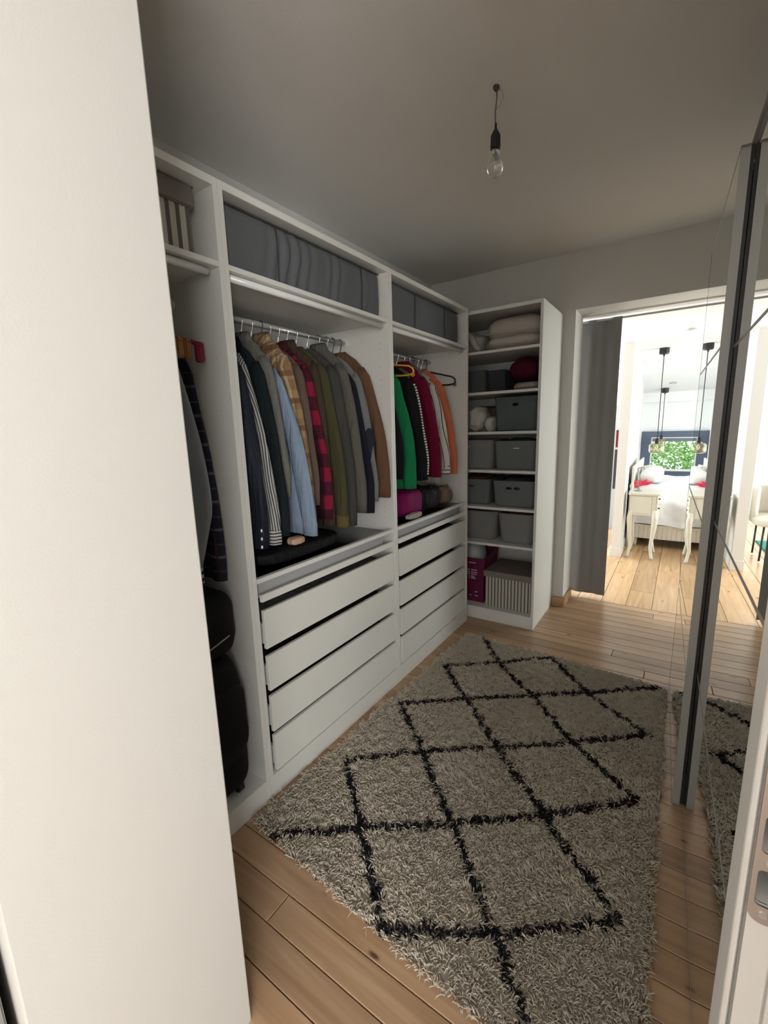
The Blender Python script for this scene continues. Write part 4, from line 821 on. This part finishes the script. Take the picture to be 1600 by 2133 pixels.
# bed
bed = thing('bed', 'white double bed with a cream slatted side behind the nightstand', 'bed', (1.95, 5.95, 0))
SIDE = mat('cream_bedside', (0.70, 0.63, 0.54), 0.6)
for k in range(42): B(0.872+0.0495*k, 0.872+0.0495*k+0.0475, 5.140, 5.160, 0.110, 0.275).build('slat', SIDE, bed)
B(0.872, 2.95, 5.160, 6.72, 0.150, 0.272).build('frame', SIDE, bed); B(0.872, 2.95, 5.134, 5.160, 0.258, 0.285).build('side_rail', SIDE, bed)
for lx, ly in ((0.92, 5.20), (2.88, 5.20), (0.92, 6.65), (2.88, 6.65)): M().lathe([(0.0, 0.0), (0.028, 0.0), (0.034, 0.05), (0.034, 0.155), (0.0, 0.155)], 16, (lx, ly, 0.0)).build('leg', SIDE, bed, smooth=True)
B(0.88, 2.94, 5.165, 6.71, 0.272, 0.50).build('mattress', mat('mattress_white', (0.78, 0.77, 0.74), 0.9), bed, bevel=0.03)
DUV = mat('white_duvet', (0.82, 0.83, 0.84), 0.9, spec=0.1)
def duv(u, v):
    x = 0.885+2.055*u; s_ = v*2.25-0.33
    if s_ < 0: y = 5.118+0.012*math.sin(u*40)+0.02*fb((u*6, v*3, 0), 2.0); z = 0.56+s_*0.83
    else: y = 5.125+s_*0.83; z = 0.56+0.19*math.sin(min(1, s_/0.25)*math.pi/2)
    z += 0.035*fb((x*2.2, y*2.2, 1.0), 1.0)*(0.4+min(1, max(0, s_)*2))+0.012*math.sin(12*x+5*y)*math.exp(-((s_-0.0)/0.3)**2)
    return (x, y, z)
M().grid(110, 90, duv).build('duvet', DUV, bed, smooth=True)
B(0.850, 0.872, 5.10, 6.76, 0.10, 1.0).build('headboard', CREAMF, bed, bevel=0.004)
for yy in (5.09, 6.77): M().lathe([(0.0, 0.0), (0.022, 0.0), (0.022, 0.66), (0.030, 0.69), (0.017, 0.72), (0.026, 0.76), (0.012, 0.80), (0.0, 0.81)], 16, (0.862, yy, 0.0)).build('post', CREAMF, bed, smooth=True)
PIL = mat('white_pillow', (0.80, 0.80, 0.80), 0.9)
def pillow(cx, cy, cz, hx, hy, hz, m, label, group, seed):
    tag(superlump(cx, cy, cz, hx, hy, hz, 0.7, 0.55, 0.012, 6, seed).build('pillow', m, smooth=True), label, 'pillow', group)
pillow(1.03, 5.62, 0.835, 0.12, 0.30, 0.075, PIL, 'white pillow at the head of the bed behind the red flower', 'white bed pillows', 1)
pillow(1.03, 6.28, 0.835, 0.12, 0.30, 0.075, PIL, 'white pillow on the window side of the bed head', 'white bed pillows', 2)
# red flower cushion: petals fanning out
fl = thing('petal_cushion', 'red petal-shaped cushion leaning at the head of the bed', 'cushion', (0.93, 5.26, 0.74))
RED = mat('red_petal', (0.78, 0.045, 0.10), 0.7)
for k, (a, l_) in enumerate(((-62, 0.10), (-30, 0.13), (4, 0.12), (36, 0.15), (60, 0.17))):
    pr = []
    for s_ in (0.0, 0.2, 0.5, 0.8, 1.0):
        ww = 0.022*math.sin(math.pi*min(0.98, 0.12+0.88*s_))+0.002; cx = 0.925+math.sin(R(a))*l_*s_; cz_ = 0.728+math.cos(R(a))*l_*s_*0.75+0.01
        pr.append([(cx+ww*math.cos(R(a))*math.cos(q_), 5.25+0.012*k-0.02*s_+0.012*math.sin(q_), cz_-ww*math.sin(R(a))*math.cos(q_)) for q_ in [2*math.pi*j/12 for j in range(12)]])
    M().loft(pr).build('petal', RED, fl, smooth=True)
# glass pendant lamps
def pendant(x, y, zc, zb, label, s=1.0):
    p = thing('glass_pendant', label, 'light', (x, y, zc), 0, 'glass pendant lamps above the bed')
    M().lathe([(0.0, 0.0), (0.052*s, 0.0), (0.052*s, -0.055*s), (0.046*s, -0.068*s), (0.012*s, -0.072*s), (0.008*s, -0.09*s), (0.0, -0.09*s)], 24, (x, y, zc)).build('canopy', BLACK, p, smooth=False)
    M().tube([(x, y, zc-0.085*s), (x+0.002, y, zb+0.17*s)], 0.0042, 8).build('cord', BLACK, p, smooth=True)
    M().lathe([(0.0, 0.18*s), (0.016*s, 0.18*s), (0.021*s, 0.15*s), (0.021*s, 0.11*s), (0.0, 0.11*s)], 20, (x, y, zb)).build('lamp_holder', BLACK, p, smooth=True)
    pf = [(0.030, 0.128), (0.034, 0.118), (0.066, 0.110), (0.078, 0.098), (0.080, 0.030), (0.074, 0.010), (0.056, 0.0)]; pf2 = [(r-0.003, z+0.002 if z < 0.02 else z) for r, z in reversed(pf)]
    M().lathe([(r*s, z*s) for r, z in pf+pf2], 32, (x, y, zb)).build('glass_shade', AMBER, p, smooth=True)
    M().lathe([(0.0, 0.10*s), (0.012*s, 0.10*s), (0.016*s, 0.07*s), (0.012*s, 0.035*s), (0.0, 0.03*s)], 16, (x, y, zb)).build('bulb', GLASS, p, smooth=True)
pendant(1.078, 5.25, BZ, 1.155, 'glass pendant lamp with black canopy on the flat ceiling')
pendant(1.050, 7.28, 2.033, 1.150, 'glass pendant lamp hanging from the sloped ceiling before the window', 0.95)
for x, y, z, lab, tl in ((1.32, 4.15, BZ, 'round recessed ceiling spotlight in the flat bedroom ceiling', 0), (1.15, 7.0, 2.093, 'round recessed spotlight in the sloped ceiling', -0.205)):
    s = thing('ceiling_spotlight', lab, 'light', (x, y, z), 0, None, local=True); s.rotation_euler = (tl, 0, 0)
    M().lathe([(0.033, -0.001), (0.035, -0.006), (0.045, -0.006), (0.048, 0.0005), (0.033, 0.0005)], 28).build('ring', STEEL, s, smooth=True)
    M().lathe([(0.0, -0.002), (0.033, -0.002), (0.033, 0.0005), (0.0, 0.0005)], 24).build('lens', mat('frosted_lens', (0.85, 0.85, 0.85), 0.3), s, smooth=True)
# corner behind the partition: chair, throw, green rug, tall grey panel
GRN = mat('green_rug', (0.015, 0.17, 0.12), 0.95, bump=0.3, bscale=120, var=0.1, vscale=20)
tag(B(-0.75, 0.40, 4.60, 6.0, 0.0005, 0.014).build('green_rug', GRN, bevel=0.004), 'flat emerald green rug beside the partition', 'rug')
ch = thing('armchair', 'beige upholstered chair on thin black legs behind the partition', 'chair', (0.38, 5.12, 0.014))
BEI = mat('beige_linen', (0.62, 0.57, 0.48), 0.9)
superlump(0.36, 5.12, 0.44, 0.26, 0.25, 0.055, 0.5, 0.4, 0.004, 6, 1).build('seat', BEI, ch, smooth=True)
bkst = M()
bkst.loft([[(0.36+0.27*math.cos(a), 5.14+0.26*math.sin(a), z) for a in np.linspace(R(-20), R(200), 26)]+[(0.36+0.225*math.cos(a), 5.14+0.215*math.sin(a), z) for a in np.linspace(R(200), R(-20), 26)] for z in (0.42, 0.55, 0.70, 0.78, 0.80)])
bkst.build('backrest', BEI, ch, smooth=True)
for lx, ly in ((0.18, 4.94), (0.54, 4.94), (0.18, 5.30), (0.54, 5.30)): M().tube([(lx*0.95+0.018, ly, 0.40), (lx, ly, 0.014)], 0.010, 8).build('leg', BLACK, ch, smooth=True)
tag(superlump(0.16, 5.24, 0.86, 0.10, 0.13, 0.13, 0.8, 0.7, 0.035, 22, 4).build('fur_throw', fab('brownfur', (0.045, 0.022, 0.025)), smooth=True), 'dark brown fur throw heaped over the chair back', 'throw')
pn = thing('tall_panel', 'tall narrow grey panel with white slots standing against the partition', 'panel', (0.575, 6.0, 0))
PG = mat('panel_grey', (0.34, 0.34, 0.33), 0.6)
B(0.505, 0.697, 5.985, 6.015, 0.0, 1.77).build('board', PG, pn, bevel=0.003)
for k in range(5): B(0.562, 0.584, 5.978, 5.986, 1.46+0.062*k, 1.505+0.062*k).build('slot', SASH, pn)
B(0.555, 0.590, 5.978, 5.986, 1.19, 1.43).build('red_insert', fab('wineinsert', (0.12, 0.008, 0.02)), pn); B(0.550, 0.588, 5.978, 5.986, 0.60, 1.16).build('dark_insert', fab('darkinsert', (0.04, 0.035, 0.04)), pn)
# garden outside the window
struct(B(-6.0, 9.0, BY1+0.3, 16.0, -0.5, -0.3).build('ground_garden', mat('lawn', (0.12, 0.22, 0.05), 0.9)))
bs = thing('garden_shrub', 'leafy green shrub in the garden beyond the window', 'shrub', (1.35, 9.4, -0.3))
LEAF = mat('leaf_green', (0.16, 0.36, 0.06), 0.6, var=0.4, vscale=6)
lm = M()
for k in range(5200):
    a, e_ = random.uniform(0, 6.283), random.uniform(-1, 1); rr = random.uniform(0.6, 1.0); cr_ = math.sqrt(1-e_*e_)
    c0 = Vector((1.05+0.70*rr*cr_*math.cos(a), 9.4+0.6*rr*cr_*math.sin(a), 0.55+0.75*rr*e_))
    d1 = Vector((random.uniform(-1, 1), random.uniform(-1, 1), random.uniform(-.6, .8))).normalized(); d2 = d1.cross(Vector((random.uniform(-1, 1), random.uniform(-1, 1), random.uniform(-1, 1)))).normalized()
    i = len(lm.v); lm.v += [tuple(c0), tuple(c0+d1*0.035+d2*0.018), tuple(c0+d1*0.075), tuple(c0+d1*0.035-d2*0.018)]; lm.f.append((i, i+1, i+2, i+3))
lm.build('foliage', LEAF, bs, kind='stuff')
M().tube([(1.25, 9.4, -0.3), (1.27, 9.42, 0.1), (1.24, 9.4, 0.7)], [0.04, 0.03, 0.015], 8).build('stem', mat('bark', (0.08, 0.05, 0.03), 0.9), bs)

for o in sc.objects:
    if '_o' in o: del o['_o']
